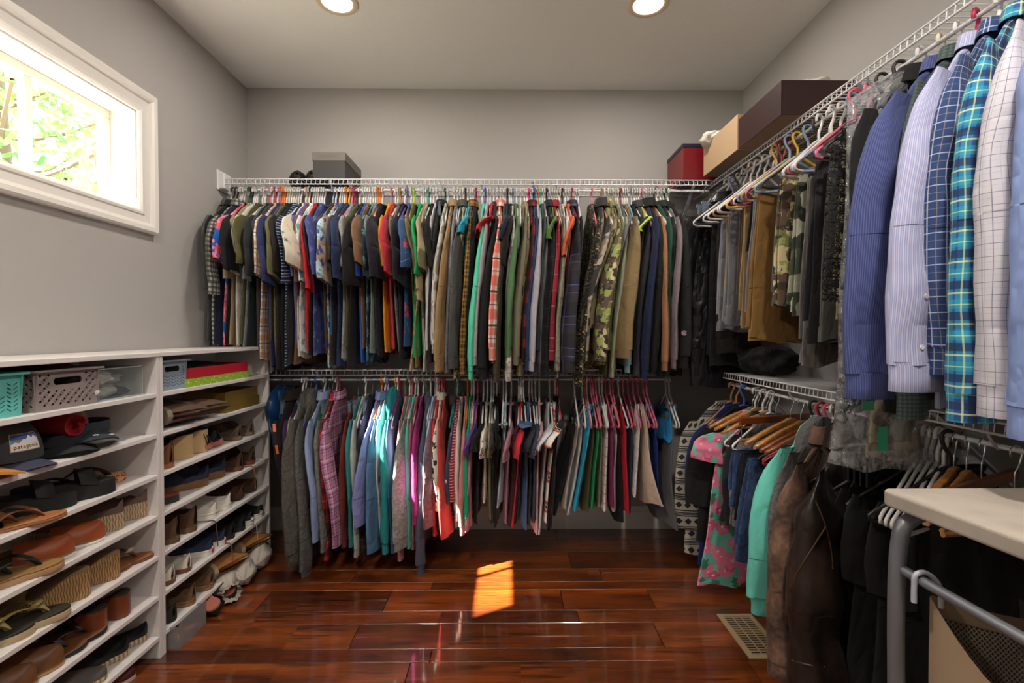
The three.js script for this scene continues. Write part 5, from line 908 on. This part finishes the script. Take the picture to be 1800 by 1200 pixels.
{ const t = thing('plastic_bottle', 'clear bottle with a pale blue label under the front shelves', 'bottle', [-1.40, .0, -1.46]); obj('bottle_body', new THREE.LatheGeometry([[0, .001], [.035, .001], [.038, .006], [.038, .06], [.034, .078], [.016, .088], [.014, .1]].map((p) => new THREE.Vector2(...p)), 24), plain('#dfe6e6', .08, { transmission: .85, thickness: 0 }), t); obj('label', new THREE.CylinderGeometry(.0385, .0385, .04, 24, 1, true).translate(0, .034, 0), plain('#9db6c8', .5), t); }

// ---------- right wall: clothes on the two rails ----------
const woodTex = (() => { const n = fbm(501, 4, 3), m = fbm(502, 18, 2); return pixels(128, (u, v) => { const k = .8 + .35 * (n(u * .5, v * 2) - .5) + .25 * (m(u * .25, v * 3) - .5); return [206 * k, 140 * k, 74 * k]; }); })();
const wood = new THREE.MeshPhysicalMaterial({ map: woodTex, roughness: .35, clearcoat: .3 }), darkWood = new THREE.MeshPhysicalMaterial({ map: woodTex, color: '#b98a66', roughness: .35, clearcoat: .3 });
function rightRail(list, rodY, where, group) {
  const short = list.map((a) => a[4]), P = (k) => short[k] ?? (k < 0 ? 'the corner' : 'the doorway');
  list.forEach(([z, type, fab, desc, , o = {}], i) => {
    const a = (o.a ?? 10) * PI / 180, turn = PI + a;
    const t = thing(KIND[type][0], fit(`${desc} between ${P(i - 1)} and ${P(i + 1)} on the ${where}`, `${desc} between ${P(i - 1)} and ${P(i + 1)}`), KIND[type][1], [RAIL_X + (o.dx || 0), rodY, -z], turn, group);
    const inX = o.ex ?? .245;
    garment(t, type, fab, { W: .11, yaw: .35, ez: 0, lean: 0, seed: hash(desc) + i, ...o, ex: inX, ey: (o.ey ?? 1) - rodY, hem: o.hem - rodY });
    if (o.hook !== null) { const c = o.hook ?? 'w', nm = HCOL[c][1] + ' plastic hanger'; hanger(c, (g) => { g.position.set(RAIL_X, rodY, -z); g.rotation.y = turn; }, [`${nm} holding ${P(i)} on the ${where}`, `${nm} holding ${P(i)} after ${P(i - 1)}`], 'plastic hangers on the ' + where); }
  });
}
// from the far corner towards the doorway: [distance, kind, cloth, what, short, details in metres]
rightRail([
  [2.70, 'j', 'leather', 'black brown leather jacket in the far corner', 'corner leather jacket', { ey: 1.16, hem: 1.12, W: .13, hook: 'q' }],
  [2.63, 'j', '#16161a!', 'shiny black jacket with zipped sleeve', 'shiny black jacket', { ey: 1.2, hem: .94, W: .13, hook: 'q', ex: .26 }],
  [2.56, 'c', '#17171a', 'black dress trousers', 'black dress trousers', { hem: 1.06, hook: 'a', xoff: .02 }],
  [2.50, 'c', '#231d1a', 'black brown trousers', 'black brown trousers', { hem: 1.12 }],
  [2.44, 'c', '#7d7f86', 'blue grey trousers', 'blue grey trousers', { hem: 1.24, xoff: .03 }],
  [2.38, 'c', '#a08f70', 'pale khaki trousers', 'pale khaki trousers', { hem: 1.29, hook: 'k', xoff: .02 }],
  [2.31, 'c', '#6d6e72', 'mid grey trousers', 'mid grey trousers', { hem: 1.26, hw: .13, xoff: .04 }],
  [2.24, 'c', '#5a483c', 'dark brown trousers', 'dark brown trousers', { hem: 1.36, hook: 'w', xoff: .02 }],
  [2.17, 'c', '#9b8158', 'khaki cargo trousers', 'khaki cargo trousers', { hem: 1.26, hw: .13, xoff: .03 }],
  [2.10, 'c', '#121215', 'short black trousers', 'short black trousers', { hem: 1.52, hw: .13, hook: 'k', xoff: .03 }],
  [2.05, 'c', '#858486', 'slate grey trousers', 'slate grey trousers', { hem: 1.27, hw: .15, hook: 'j', xoff: .04 }],
  [1.99, 'c', '#7c5b2b', 'tobacco brown trousers', 'tobacco trousers', { hem: 1.2, hw: .16, hook: 'y', xoff: .06 }],
  [1.92, 'c', '#62646a', 'dark grey shorts', 'dark grey shorts', { hem: 1.33, hook: 's', xoff: .04 }],
  [1.86, 'c', 'camo_leaf', 'leafy camouflage trousers', 'leafy trousers', { hem: 1.34, hw: .14, hook: 'n', xoff: .05 }],
  [1.79, 'c', 'camo_green', 'grey green camouflage trousers', 'grey green trousers', { hem: 1.3, xoff: .05 }],
  [1.73, 'c', '#716d6a', 'long grey trousers', 'long grey trousers', { hem: 1.12, xoff: .05 }],
  [1.67, 'c', '#232225', 'charcoal chinos', 'charcoal chinos', { hem: 1.2, hw: .13, hook: 's', xoff: .05 }],
  [1.60, 'c', '#585b53', 'grey green cargo trousers', 'grey cargo trousers', { hem: 1.21, hw: .13, hook: 'p', xoff: .05 }],
  [1.54, 'c', '#7f7860', 'olive khaki trousers', 'olive khaki trousers', { hem: 1.28, hw: .13, hook: 'n', xoff: .04 }],
  [1.47, 'd', 'lace', 'black lace dress', 'black lace dress', { ey: 1.32, hem: 1.0, W: .12, hook: 'n', a: 16, ex: .2 }],
  [1.40, 'j', '#121214', 'black jacket inside the clear bag', 'bagged black jacket', { ey: 1.28, hem: 1.0, W: .12, hook: 'w', a: 18, ex: .18 }],
  [1.335, 's', 'pin_navy', 'navy pinstriped shirt', 'navy pinstriped shirt', { ey: 1.13, hem: 1.06, W: .125, hook: 'i', a: 26, ex: .325, th: .03, taper: 1.0, sl: { n: 24, seg: 30, wr: .5 } }],
  [1.285, 's', 'green_dot', 'dark green flecked shirt', 'green flecked shirt', { ey: 1.08, hem: 1.03, W: .10, hook: 'w', a: 28, ex: .23 }],
  [1.235, 's', 'pin_lilac', 'lilac pinstriped shirt with cuff button', 'lilac shirt', { ey: 1.16, hem: 1.05, W: .135, hook: 'r', a: 30, ex: .31, th: .03, taper: 1.05, sl: { n: 24, seg: 30, wr: .5 } }],
  [1.18, 's', 'blue_check', 'dark blue shirt with fine white check', 'blue checked shirt', { ey: 1.2, hem: 1.06, W: .12, a: 30, ex: .26, th: .026, sl: { n: 24, seg: 30, wr: .5 } }],
  [1.125, 's', 'tartan', 'teal and navy tartan shirt', 'tartan shirt', { ey: 1.11, hem: 1.05, W: .11, a: 31, ex: .275, th: .028, taper: .95, sl: { n: 24, seg: 30, wr: .5 } }],
  [1.07, 's', 'grid_white', 'white shirt with fine navy grid', 'white grid shirt', { ey: 1.13, hem: 1.06, W: .115, hook: 'a', a: 32, ex: .28, th: .03, sl: { n: 24, seg: 30, wr: .5 } }],
  [1.01, 's', '#7c90c0', 'plain light blue dress shirt', 'light blue shirt', { ey: 1.1, hem: 1.05, W: .12, a: 32, ex: .28, th: .03, sl: { n: 24, seg: 30, wr: .5 } }],
  [.955, 's', '#b9b7b9', 'pale grey dress shirt nearest the doorway', 'pale grey shirt', { ey: 1.12, hem: 1.04, W: .12, a: 30, ex: .26, th: .028 }],
], HIGH_ROD, 'upper right rail', 'clothes on the upper right rail');
rightRail([
  [2.60, 'l', 'aztec', 'black and white patterned robe', 'patterned robe', { ey: .20, hem: .06, W: .12, hook: null, ex: .22, dx: -.01, hemW: .23, rib: 0, taper: 1.1, hw: .19, fold: .014 }],
  [2.50, 'd', '#1c2a66', 'long navy blue dress', 'long navy dress', { ey: .46, hem: .04, W: .10, hook: 'k', ex: .22, hw: .17, hemW: .21 }],
  [2.42, 'd', '#141417', 'long black dress', 'long black dress', { ey: .38, hem: .2, W: .12, hook: 'u', ex: .24 }],
  [2.31, 'd', 'pink_garden', 'pink and teal floral dress reaching the floor', 'pink floral dress', { ey: .63, hem: .05, W: .13, ex: .25, hemW: .3, fold: .022 }],
  [2.24, 'l', '#222226', 'black sweater beside the floral dress', 'black sweater', { ey: .40, hem: .36, W: .06, hw: .14, ex: .17 }],
  [2.18, 'l', '#8b8886~', 'grey marl sweater', 'grey marl sweater', { ey: .42, hem: .38, W: .06, a: 14, hw: .14, ex: .175 }],
  [2.10, 'c', 'denim', 'blue jeans folded over a wooden hanger', 'folded jeans', { hem: .5, hw: .17, hook: null, a: 16, xoff: .03, dx: -.05 }],
  [2.04, 'c', '#17171b', 'black jeans', 'black jeans', { hem: .38, hw: .15, hook: null, a: 14, xoff: .05, dx: -.05 }],
  [1.97, 'c', 'denim', 'narrow blue jeans hanging lower', 'narrow jeans', { hem: .33, hw: .12, hook: null, a: 16, xoff: .1, dx: -.07 }],
  [1.91, 'c', '#1b1b1e', 'black trousers on a wooden hanger', 'black trousers', { hem: .34, hw: .14, hook: null, a: 14 }],
  [1.86, 'l', '#4a3d33', 'brown wool sweater', 'brown sweater', { ey: .44, hem: .4, W: .06, hook: 'n', a: 16, hw: .15, ex: .18 }],
  [1.82, 'h', '#66c6b4', 'mint green hooded sweatshirt', 'mint hoodie', { ey: .30, hem: .34, W: .13, hook: 'e', a: 24, ex: .30, th: .03, taper: .95, hood: 1.15, nk: { neckW: .066, neckY: -.085, tipY: -.15 } }],
  [1.76, 'h', '#6d6b6c~', 'grey marl hooded sweatshirt', 'grey marl hoodie', { ey: .28, hem: .34, W: .12, hook: 'w', a: 30, ex: .25, dx: -.03, hood: 1.3, nk: { neckW: .066, neckY: -.085, tipY: -.15 } }],
  [1.72, 'j', 'suede', 'worn brown suede jacket', 'suede jacket', { ey: .20, hem: .22, W: .13, hook: 'b', a: 38, ex: .325, th: .035, dx: -.05, hw: .22, nk: { neckW: .075, neckY: -.115, tipY: -.165 } }],
  [1.665, 'j', 'leather', 'dark brown leather biker jacket', 'leather biker jacket', { ey: .14, hem: .16, W: .22, hook: 'b', a: 46, ex: .29, dx: -.04, hw: .23, nk: { neckW: .075, neckY: -.115, tipY: -.165 }, th: .06, d: .045, taper: .85, sl: { n: 26, seg: 30, wr: .5, grow: .1 } }],
  [1.53, 'd', '#121213', 'black wool coat dress', 'black coat dress', { ey: .4, hem: .06, W: .08, hook: 'n', a: 22, dx: .02, ex: .22, hemW: .24 }],
  [1.45, 'd', '#131315', 'black evening dress', 'black evening dress', { ey: .5, hem: .06, W: .07, hook: 'n', a: 14, dx: .03, ex: .2, hemW: .22 }],
  [1.37, 'd', '#0f0f10', 'black velvet dress', 'black velvet dress', { ey: .5, hem: .05, W: .06, hook: 'n', a: 10, dx: .04, ex: .19, hw: .18, hemW: .22 }],
  [1.29, 'd', '#141416', 'black pleated dress', 'black pleated dress', { ey: .5, hem: .06, W: .06, hook: 'n', a: 8, dx: .04, ex: .18, hw: .17, hemW: .21 }],
], RLOW_ROD, 'lower right rail', 'clothes on the lower right rail');

// seams and buttons that show on the near clothes
// empty wooden hangers: shaped body, steel hook, bar
function woodBody(w = .215, drop = .085) {
  const rings = []; for (let i = 0; i <= 24; i++) { const u = i / 12 - 1, a = Math.abs(u), y = -.085 - drop * Math.pow(a, 1.5) + (a < .12 ? .006 : 0), h = lerp(.028, .013, a), d = lerp(.008, .012, a) * (a > .97 ? .6 : 1), zz = .02 * a * a; rings.push([[u * w, y, zz - d * .6], [u * w, y - .003, zz - d], [u * w, y - h + .003, zz - d], [u * w, y - h, zz - d * .6], [u * w, y - h, zz + d * .6], [u * w, y - h + .003, zz + d], [u * w, y - .003, zz + d], [u * w, y, zz + d * .6]]); }
  return loft(rings, { capStart: true, capEnd: true, tile: .12 });
}
const steelHook = tube(hookPath(.095), .0019, 6, 30);
function woodenHanger(label, z, rodY, a, { dark = false, flat = false, dx = 0, group } = {}) {
  const t = thing(flat ? 'trouser_hanger' : 'wooden_hanger', label, 'hanger', [RAIL_X + dx, rodY, -z], PI + a * PI / 180, group);
  if (!flat) { obj('shoulder_bar', woodBody(), dark ? darkWood : wood, t); obj('trouser_bar', bar([-.175, -.155, .014], [.175, -.155, .014], .0055, 8), dark ? darkWood : wood, t); }
  else { obj('top_bar', box(-.2, .2, -.118, -.088, -.007, .007, .003), dark ? darkWood : wood, t); obj('clamp_bar', bar([-.195, -.185, 0], [.195, -.185, 0], .006, 8), wood, t); for (const s of [-1, 1]) obj('side_wire', tube([[s * .188, -.117, 0], [s * .19, -.15, 0], [s * .19, -.185, 0]], .0016, 5, 8), M.steel, t); }
  obj('hook', steelHook, M.steel, t); return t;
}
for (const [z, a, w] of [[2.335, 10, 'behind the pair over the floral dress'], [2.285, 12, 'above the floral dress, middle of three'], [2.205, 12, 'above the black sweater, nearest of three']]) woodenHanger(`honey coloured wooden hanger ${w}`, z, RLOW_ROD, a, { group: 'empty wooden hangers' });
woodenHanger('flat brown wooden trouser hanger over the folded jeans', 2.13, RLOW_ROD, 18, { dark: true, flat: true });
woodenHanger('honey coloured wooden hanger over the black jeans', 2.02, RLOW_ROD, 18, { group: 'empty wooden hangers' });
woodenHanger('honey coloured wooden hanger over the narrow jeans', 1.95, RLOW_ROD, 18, { group: 'empty wooden hangers' });
woodenHanger('red brown wooden hanger behind the mint hoodie', 1.885, RLOW_ROD, 14, { dark: true, group: 'empty wooden hangers' });
woodenHanger('red brown wooden hanger touching the mint hoodie', 1.84, RLOW_ROD, 12, { dark: true, group: 'empty wooden hangers' });
woodenHanger('wide flat wooden trouser hanger below the clear bag', 1.20, RLOW_ROD, 26, { dark: true, flat: true });
woodenHanger('tan wooden hanger below the clear bag, farther of two', 1.275, RLOW_ROD - .0, 32, { group: 'empty wooden hangers' });
woodenHanger('tan wooden hanger below the clear bag, nearer of two', 1.24, RLOW_ROD - .0, 33, { group: 'empty wooden hangers' });
woodenHanger('flat wooden trouser hanger by the ironing board', 1.12, RLOW_ROD, 8, { flat: true });
[1.385, 1.365, 1.345, 1.325, 1.305].forEach((z, i) => hanger('w', (g) => { g.position.set(RAIL_X, RLOW_ROD, -z); g.rotation.y = PI + .45; }, [`empty white hanger in the cluster below the bag, ${['farthest', 'second', 'third', 'fourth', 'nearest'][i]} from the doorway`], 'empty white hangers below the clear bag'));
for (const [z, c, l] of [[2.56, 'k', 'tan plastic hanger standing out from the robe'], [1.815, 'j', 'maroon hanger behind the pink one'], [1.775, 'e', 'pink flocked hanger above the mint hoodie']]) hanger(c, (g) => { g.position.set(RAIL_X, RLOW_ROD, -z); g.rotation.y = PI + .3; }, [l]);
for (const [z, c, a, l] of [[2.60, 'w', 12, 'white hanger end sticking out near the corner'], [2.47, 'n', 20, 'black hanger sticking out below the beige box'], [2.34, 'w', 18, 'white hanger sticking out above the trousers'], [2.12, 'y', 22, 'yellow hanger sticking out above the short black trousers'], [2.08, 'j', 20, 'maroon hanger beside the yellow one'], [2.02, 's', 22, 'steel blue hanger sticking out above the brown trousers'], [1.83, 'w', 24, 'white hanger above the camouflage trousers'], [1.76, 'w', 24, 'white hanger above the grey green trousers'], [1.64, 'e', 26, 'rose hanger above the cargo trousers']]) hanger(c, (g) => { g.position.set(RAIL_X - .015, HIGH_ROD, -z); g.rotation.y = PI + a * PI / 180; }, [l]);
// black clip hangers bunched beside the clear bag
for (const [z, w] of [[1.505, 'farthest'], [1.48, 'middle'], [1.455, 'nearest']]) {
  const t = thing('clip_hanger', `black clip hanger above the biker jacket, ${w} of three`, 'hanger', [RAIL_X - .02, RLOW_ROD, -z], PI + .5, 'black clip hangers'), m = plain('#17171a', .35);
  obj('hook', steelHook, M.steel, t); obj('bar', box(-.17, .17, -.105, -.09, -.004, .004, .002), m, t);
  for (const s of [-1, 1]) { obj('clip', [box(s * .15 - .02, s * .15 + .02, -.165, -.08, .005, .011, .002), box(s * .15 - .02, s * .15 + .02, -.165, -.08, -.011, -.005, .002), bar([s * .15 - .02, -.115, 0], [s * .15 + .02, -.115, 0], .009, 8)], m, t); }
}
// dry cleaner's film over the bagged jacket
{
  const t = thing('garment_bag', 'clear plastic garment bag hanging in front of the dark jacket', 'bag', [RAIL_X - .015, HIGH_ROD, -1.395], PI + 12 * PI / 180);
  const nB = fbm(601, 7, 4), crk = pixels(256, (u, v) => { const a = Math.abs(nB(u, v * .7) - .5) * 2; return 1 - Math.pow(a, .5); }, false);
  const film = new THREE.MeshPhysicalMaterial({ color: '#f4f6f8', roughness: .08, transmission: .84, thickness: 0, ior: 1.5, bumpMap: crk, bumpScale: .03, side: THREE.DoubleSide });
  obj('film', torso({ neckW: .03, neckY: -.055, tipY: -.15, hw: .23, hemW: .275, hem: -1.165, d: .03, fold: .014, seed: 31, tile: .45, rows: 20, seg: 40, top: .01 }), film, t);
  obj('film_hem', torso({ neckW: .273, neckY: -1.13, tipY: -1.135, hw: .275, hemW: .28, hem: -1.175, d: .046, fold: .014, seed: 31, tile: .3, rows: 3, seg: 40, top: 0 }), film, t);
  const tape = plain('#2f9d74', .3), mark = plain('#15161a', .6);
  stick('green_tape', 1522, 712, t, new THREE.PlaneGeometry(.038, .026), tape, .008); stick('green_tape', 1546, 772, t, new THREE.PlaneGeometry(.03, .075), tape, .01);
  stick('pen_mark', 1672, 775, t, join([[-.05, .0, .03, .5], [-.03, .005, .03, -.6], [-.01, -.005, .035, .5], [.02, .01, .04, .3], [-.06, .02, .03, 1.1], [.03, -.012, .03, -.4]].map(([x, y, l, q]) => bar([x, y, 0], [x + l * Math.cos(q), y + l * Math.sin(q), 0], .0016, 5))), mark, .004);
}
tag(obj('folded_cloth', (() => { const g = torso({ neckW: .2, neckY: 0, tipY: -.01, hw: .16, hemW: .19, hem: -.22, d: .02, fold: .012, seed: 71, tile: .3, top: 0 }); g.rotateY(PI + .31); return g.translate(RAIL_X, 1.10, -1.40); })(), fabric('camo_brown').m), 'brown patterned skirt in the bottom of the garment bag', 'skirt');
// things on the low wire shelf near the corner
blob('dark_bag', 'black bag lying on the far end of the low right shelf', 'bag', '#141416', [1.31, RLOW + .075, -2.42], [.12, .07, .16], 33);
{ const t = thing('folded_stack', 'dark knitted blanket folded in layers in the corner', 'blanket', [1.20, .80, -2.86]); for (let i = 0; i < 5; i++) obj('fold', new RoundedBoxGeometry(.24, .04, .2, 3, .019).translate(0, -.09 + i * .041, 0), fabric('#2b2a28').m, t); t.position.y = LOW + .115; t.position.x = 1.02; t.position.z = -2.9; }

// ---------- boxes on the high shelves ----------
const H0 = HIGH + .0065;
function lidBox(name, label, pos, turn, [w, h, d], lidH, body, lid, text) {
  const t = thing(name, label, 'box', pos, turn), g = .003;
  obj('box_body', box(-w / 2 + g, w / 2 - g, 0, h - .004, -d / 2 + g, d / 2 - g, .002), body, t);
  const L = obj('lid', box(-w / 2, w / 2, h - lidH, h, -d / 2, d / 2, .002), lid, t);
  if (text) { const tx = canvasTex(512, 64, (c) => { c.fillStyle = '#6c6762'; c.fillRect(0, 0, 512, 64); c.fillStyle = '#2c2a29'; c.font = '38px sans-serif'; c.textAlign = 'center'; c.fillText('JOHNSTON & MURPHY', 256, 46); }, false); const q = new THREE.PlaneGeometry(.118, .0135).translate(-.005, h - lidH * .45, d / 2 + .0012); obj('printed_name', q, new THREE.MeshStandardMaterial({ map: tx, roughness: .6 }), L); }
  return t;
}
lidBox('shoe_box', 'dark grey shoe box with a lighter grey lid on the back shelf', [-.995, H0, -2.90], 0, [.185, .148, .30], .048, plain('#3c3b3a', .6), plain('#6c6762', .55), true);
for (const [x, w, tt] of [[-1.22, 'standing clear of the grey box', .35], [-1.115, 'touching the grey box', .15]]) { const s = thing('lace_up_shoe', `black lace up shoe on the back shelf ${w}`, 'shoe', [x, H0, -2.89], -PI / 2 + tt, 'black shoes beside the grey box'); SHOE.sneaker(s, { up: lea('#161514', .45), sole: plain('#121212', .6), stripe: plain('#1c1c1c', .6), lace: plain('#1a1a1a', .7), L: .27 }); }
const redTex = plaid('#84141f', [[0, .12, '#4a0910', .7], [.5, .12, '#4a0910', .7]]); redTex.repeat.set(14, 14); redTex.rotation = PI / 4;
lidBox('keepsake_box', 'red quilted box with a navy lid in the back corner', [1.115, H0, -2.875], .0, [.26, .20, .27], .022, new THREE.MeshPhysicalMaterial({ map: redTex, roughness: .35 }), plain('#1b1c34', .4));
{ // open cartons overhanging the right shelf
  const beige = plain('#b79a78', .75), brown = plain('#2e110f', .55), inner = plain('#8f7a62', .85);
  const carton = (label, x0, x1, z0, z1, h, m, t = .004) => { const o = thing('carton', label, 'box', [(x0 + x1) / 2, H0, (z0 + z1) / 2]), w = (x1 - x0) / 2, d = (z1 - z0) / 2; for (const s of [-1, 1]) { obj('side_wall', box(s * w - t / 2, s * w + t / 2, 0, h, -d, d), m, o); obj('end_wall', box(-w + t / 2, w - t / 2, 0, h, s * d - t / 2, s * d + t / 2), m, o); } obj('base', box(-w + t / 2, w - t / 2, 0, t, -d + t / 2, d - t / 2), inner, o); return o; };
  carton('open beige cardboard carton overhanging the high right shelf', 1.085, 1.38, -2.69, -2.295, .165, beige);
  carton('open dark brown carton overhanging the high right shelf', 1.085, 1.40, -2.285, -1.93, .135, brown);
  blob('white_garment', 'white garment draped over the corner of the beige carton', 'cloth', '#d2ccc2', [1.105, H0 + .175, -2.62], [.06, .035, .075], 41);
  blob('white_garment', 'white garment heaped in the dark brown carton', 'cloth', '#c9c2b8', [1.24, H0 + .135, -2.12], [.12, .062, .16], 42);
  blob('tan_garment', 'tan cloth rising out of the beige carton', 'cloth', '#b58f5e', [1.17, H0 + .15, -2.42], [.07, .045, .09], 43);
  blob('dark_garment', 'dark cloth standing between the two cartons', 'cloth', '#1e1714', [1.25, H0 + .16, -2.34], [.05, .09, .035], 44);
}

// ---------- laundry sorter with an ironing board top ----------
{
  const t = thing('laundry_sorter', 'grey tube laundry sorter topped with an off white ironing board', 'laundry sorter', [.74, 0, -.95]), tubeM = plain('#7d8086', .35, { metalness: .5 });
  const clothTex = (() => { const n = fbm(701, 4, 4); return pixels(256, (u, v) => { const k = .9 + .35 * (n(u, v) - .5); return [172 * k, 162 * k, 150 * k]; }); })();
  const s = new THREE.Shape(); s.moveTo(.012, 0); s.lineTo(.70, 0); s.lineTo(.70, .86); s.lineTo(.06, .86); s.quadraticCurveTo(.05, .4, 0, .012); s.quadraticCurveTo(0, 0, .012, 0);
  const g = new THREE.ExtrudeGeometry(s, { depth: .02, bevelEnabled: true, bevelSize: .006, bevelThickness: .006, bevelSegments: 3 }); g.rotateX(PI / 2); g.translate(.005, .918, .004);
  const uv = g.attributes.uv; for (let i = 0; i < uv.count; i++) uv.setXY(i, uv.getX(i) / .5, uv.getY(i) / .5);
  obj('ironing_board', g, new THREE.MeshStandardMaterial({ map: clothTex, roughness: .85 }), t);
  for (const [x, z] of [[.02, .02], [.05, .76], [.62, .02], [.62, .76]]) obj('post', tube([[x, .012, z], [x, .4, z], [x, .82, z], [x + .012, .862, z], [x + .05, .882, z]], .0145, 10, 40), tubeM, t);
  for (const [a, b] of [[[.02, .775, .02], [.05, .775, .76]], [[.62, .775, .02], [.62, .775, .76]], [[.02, .10, .02], [.05, .10, .76]], [[.62, .10, .02], [.62, .10, .76]], [[.02, .10, .02], [.62, .10, .02]], [[.05, .10, .76], [.62, .10, .76]]]) obj('rail', bar(a, b, .0095, 10), tubeM, t);
  for (const [x, z] of [[.02, .02], [.05, .76], [.62, .02], [.62, .76]]) obj('foot', new THREE.CylinderGeometry(.017, .017, .012, 12).translate(x, .0065, z), plain('#2c2d30', .6), t);
}
function laundryBag(label, z0, z1) {
  const t = thing('laundry_bag', label, 'laundry bag', [.74, 0, -.95]), c = plain('#9c8468', .92), me = fabric('mesh').m, x0 = .055, x1 = .60, y0 = .13, y1 = .735;
  const sag = (f) => -.055 * Math.sin(PI * f), N = 12;
  const panel = (a, b, mat, nm, dip, bulge) => { const rows = []; for (let i = 0; i <= 10; i++) { const v = i / 10; rows.push(Array.from({ length: N + 1 }, (_, j) => { const f = j / N, y = lerp(y1 + dip * sag(f), y0, v), bl = bulge * Math.sin(PI * f) * Math.sin(PI * Math.min(1, v * 1.1)); return [lerp(a[0], b[0], f) + (a[0] === b[0] ? bl : 0), y, lerp(a[1], b[1], f) + (a[1] === b[1] ? bl : 0)]; })); } obj(nm, loft(rows, { closed: false, tile: .08 }), mat, t); };
  panel([x0, z0], [x0, z1], c, 'front_panel', 1.6, -.02); panel([x1, z0], [x1, z1], c, 'back_panel', .4, .02);
  panel([x0, z0], [x1, z0], me, 'mesh_panel', 1, .01); panel([x0, z1], [x1, z1], me, 'mesh_panel', 1, -.01);
  obj('base', box(x0, x1, y0 - .003, y0, z0, z1), c, t);
  for (const [a, b] of [[[x0, z0], [x1, z0]], [[x0, z1], [x1, z1]]]) obj('rim_band', loft([0, 1].map((k) => Array.from({ length: 13 }, (_, j) => [lerp(a[0], b[0], j / 12), y1 + sag(j / 12) - k * .035 + .004, a[1] + .002])), { closed: false, tile: .4 }), c, t);
  for (const [x, z, s] of [[x0, z0 + .02, 1], [x0, z1 - .02, 1], [x1, z0 + .02, -1], [x1, z1 - .02, -1]]) { const q = s > 0 ? .02 + .04 * z : .62; obj('hook', tube([[x + s * .004, .725, z], [x, .765, z], [q + s * .006, .790, z], [q - s * .012, .786, z], [q - s * .0145, .765, z], [q - s * .0145, .735, z]], .0048, 6, 24), plain('#a9adb6', .4), t); }
  const mid = (x0 + x1) / 2; obj('handle', tube([[mid - .06, .70, z0 + .004], [mid - .05, .75, z0 + .004], [mid, .775, z0 + .004], [mid + .05, .75, z0 + .004], [mid + .06, .70, z0 + .004]], .003, 6, 20), plain('#c9c7c4', .4), t);
}
laundryBag('beige fabric laundry bag with mesh ends, farther from the doorway', .05, .37);
laundryBag('beige fabric laundry bag with mesh ends, nearer the doorway', .40, .73);
// floor register
{
  const t = thing('floor_register', 'beige metal floor vent beside the hanging jackets', 'vent', [.99, .0018, -1.95]), m = plain('#b39c78', .45, { metalness: .2 });
  const R = (a, b, y) => [[-a, y, -b], [a, y, -b], [a, y, b], [-a, y, b]];
  obj('frame', loft([R(.076, .146, 0), R(.074, .144, .005), R(.055, .127, .006), R(.054, .126, .001)]).toNonIndexed(), m, t).geometry.computeVertexNormals();
  obj('grille_back', box(-.054, .054, .0002, .0008, -.126, .126), plain('#1f1812', .9), t);
  for (let i = 0; i < 17; i++) { const z = -.119 + i * .0149; obj('slat', box(-.054, .054, -.0012, .0012, -.0028, .0028).translate(0, .0034, z), m, t); }
  for (const x of [-.018, .018]) obj('divider', box(x - .002, x + .002, .0008, .006, -.126, .126), m, t);
}

// small buttons on the near cuffs, and piping on the leather jacket
function seamOn(name, label, root, pts, r, mat) { const p = pts.map(([x, y]) => sightHit(x, y, root)?.point).filter(Boolean); if (p.length < 3) return; const m = obj(name, tube(p.map((q) => root.worldToLocal(q.clone().addScaledVector(ray.ray.direction, -.001)).toArray()), r, 6, 60), mat, root); if (label) m.userData.label = label; }
{
  const j = thingBy('dark brown leather biker jacket'), pipe = plain('#47301f', .4);
  if (j) { seamOn('piping', 'worn brown piping', j, [[1420, 850], [1434, 880], [1450, 920], [1460, 960], [1464, 1000]], .0028, pipe); seamOn('piping', '', j, [[1452, 925], [1430, 960], [1408, 995], [1388, 1035]], .0028, pipe); seamOn('piping', '', j, [[1392, 1160], [1420, 1168], [1450, 1172]], .003, pipe); }
  const l = thingBy('lilac pinstriped shirt'), b = new THREE.CylinderGeometry(.0055, .0055, .002, 14).rotateX(PI / 2), bm = plain('#dedbd2', .3);
  if (l) for (const [x, y] of [[1620, 610], [1628, 520]]) stick('button', x, y, l, b, bm);
}

renderer.render(scene, camera);
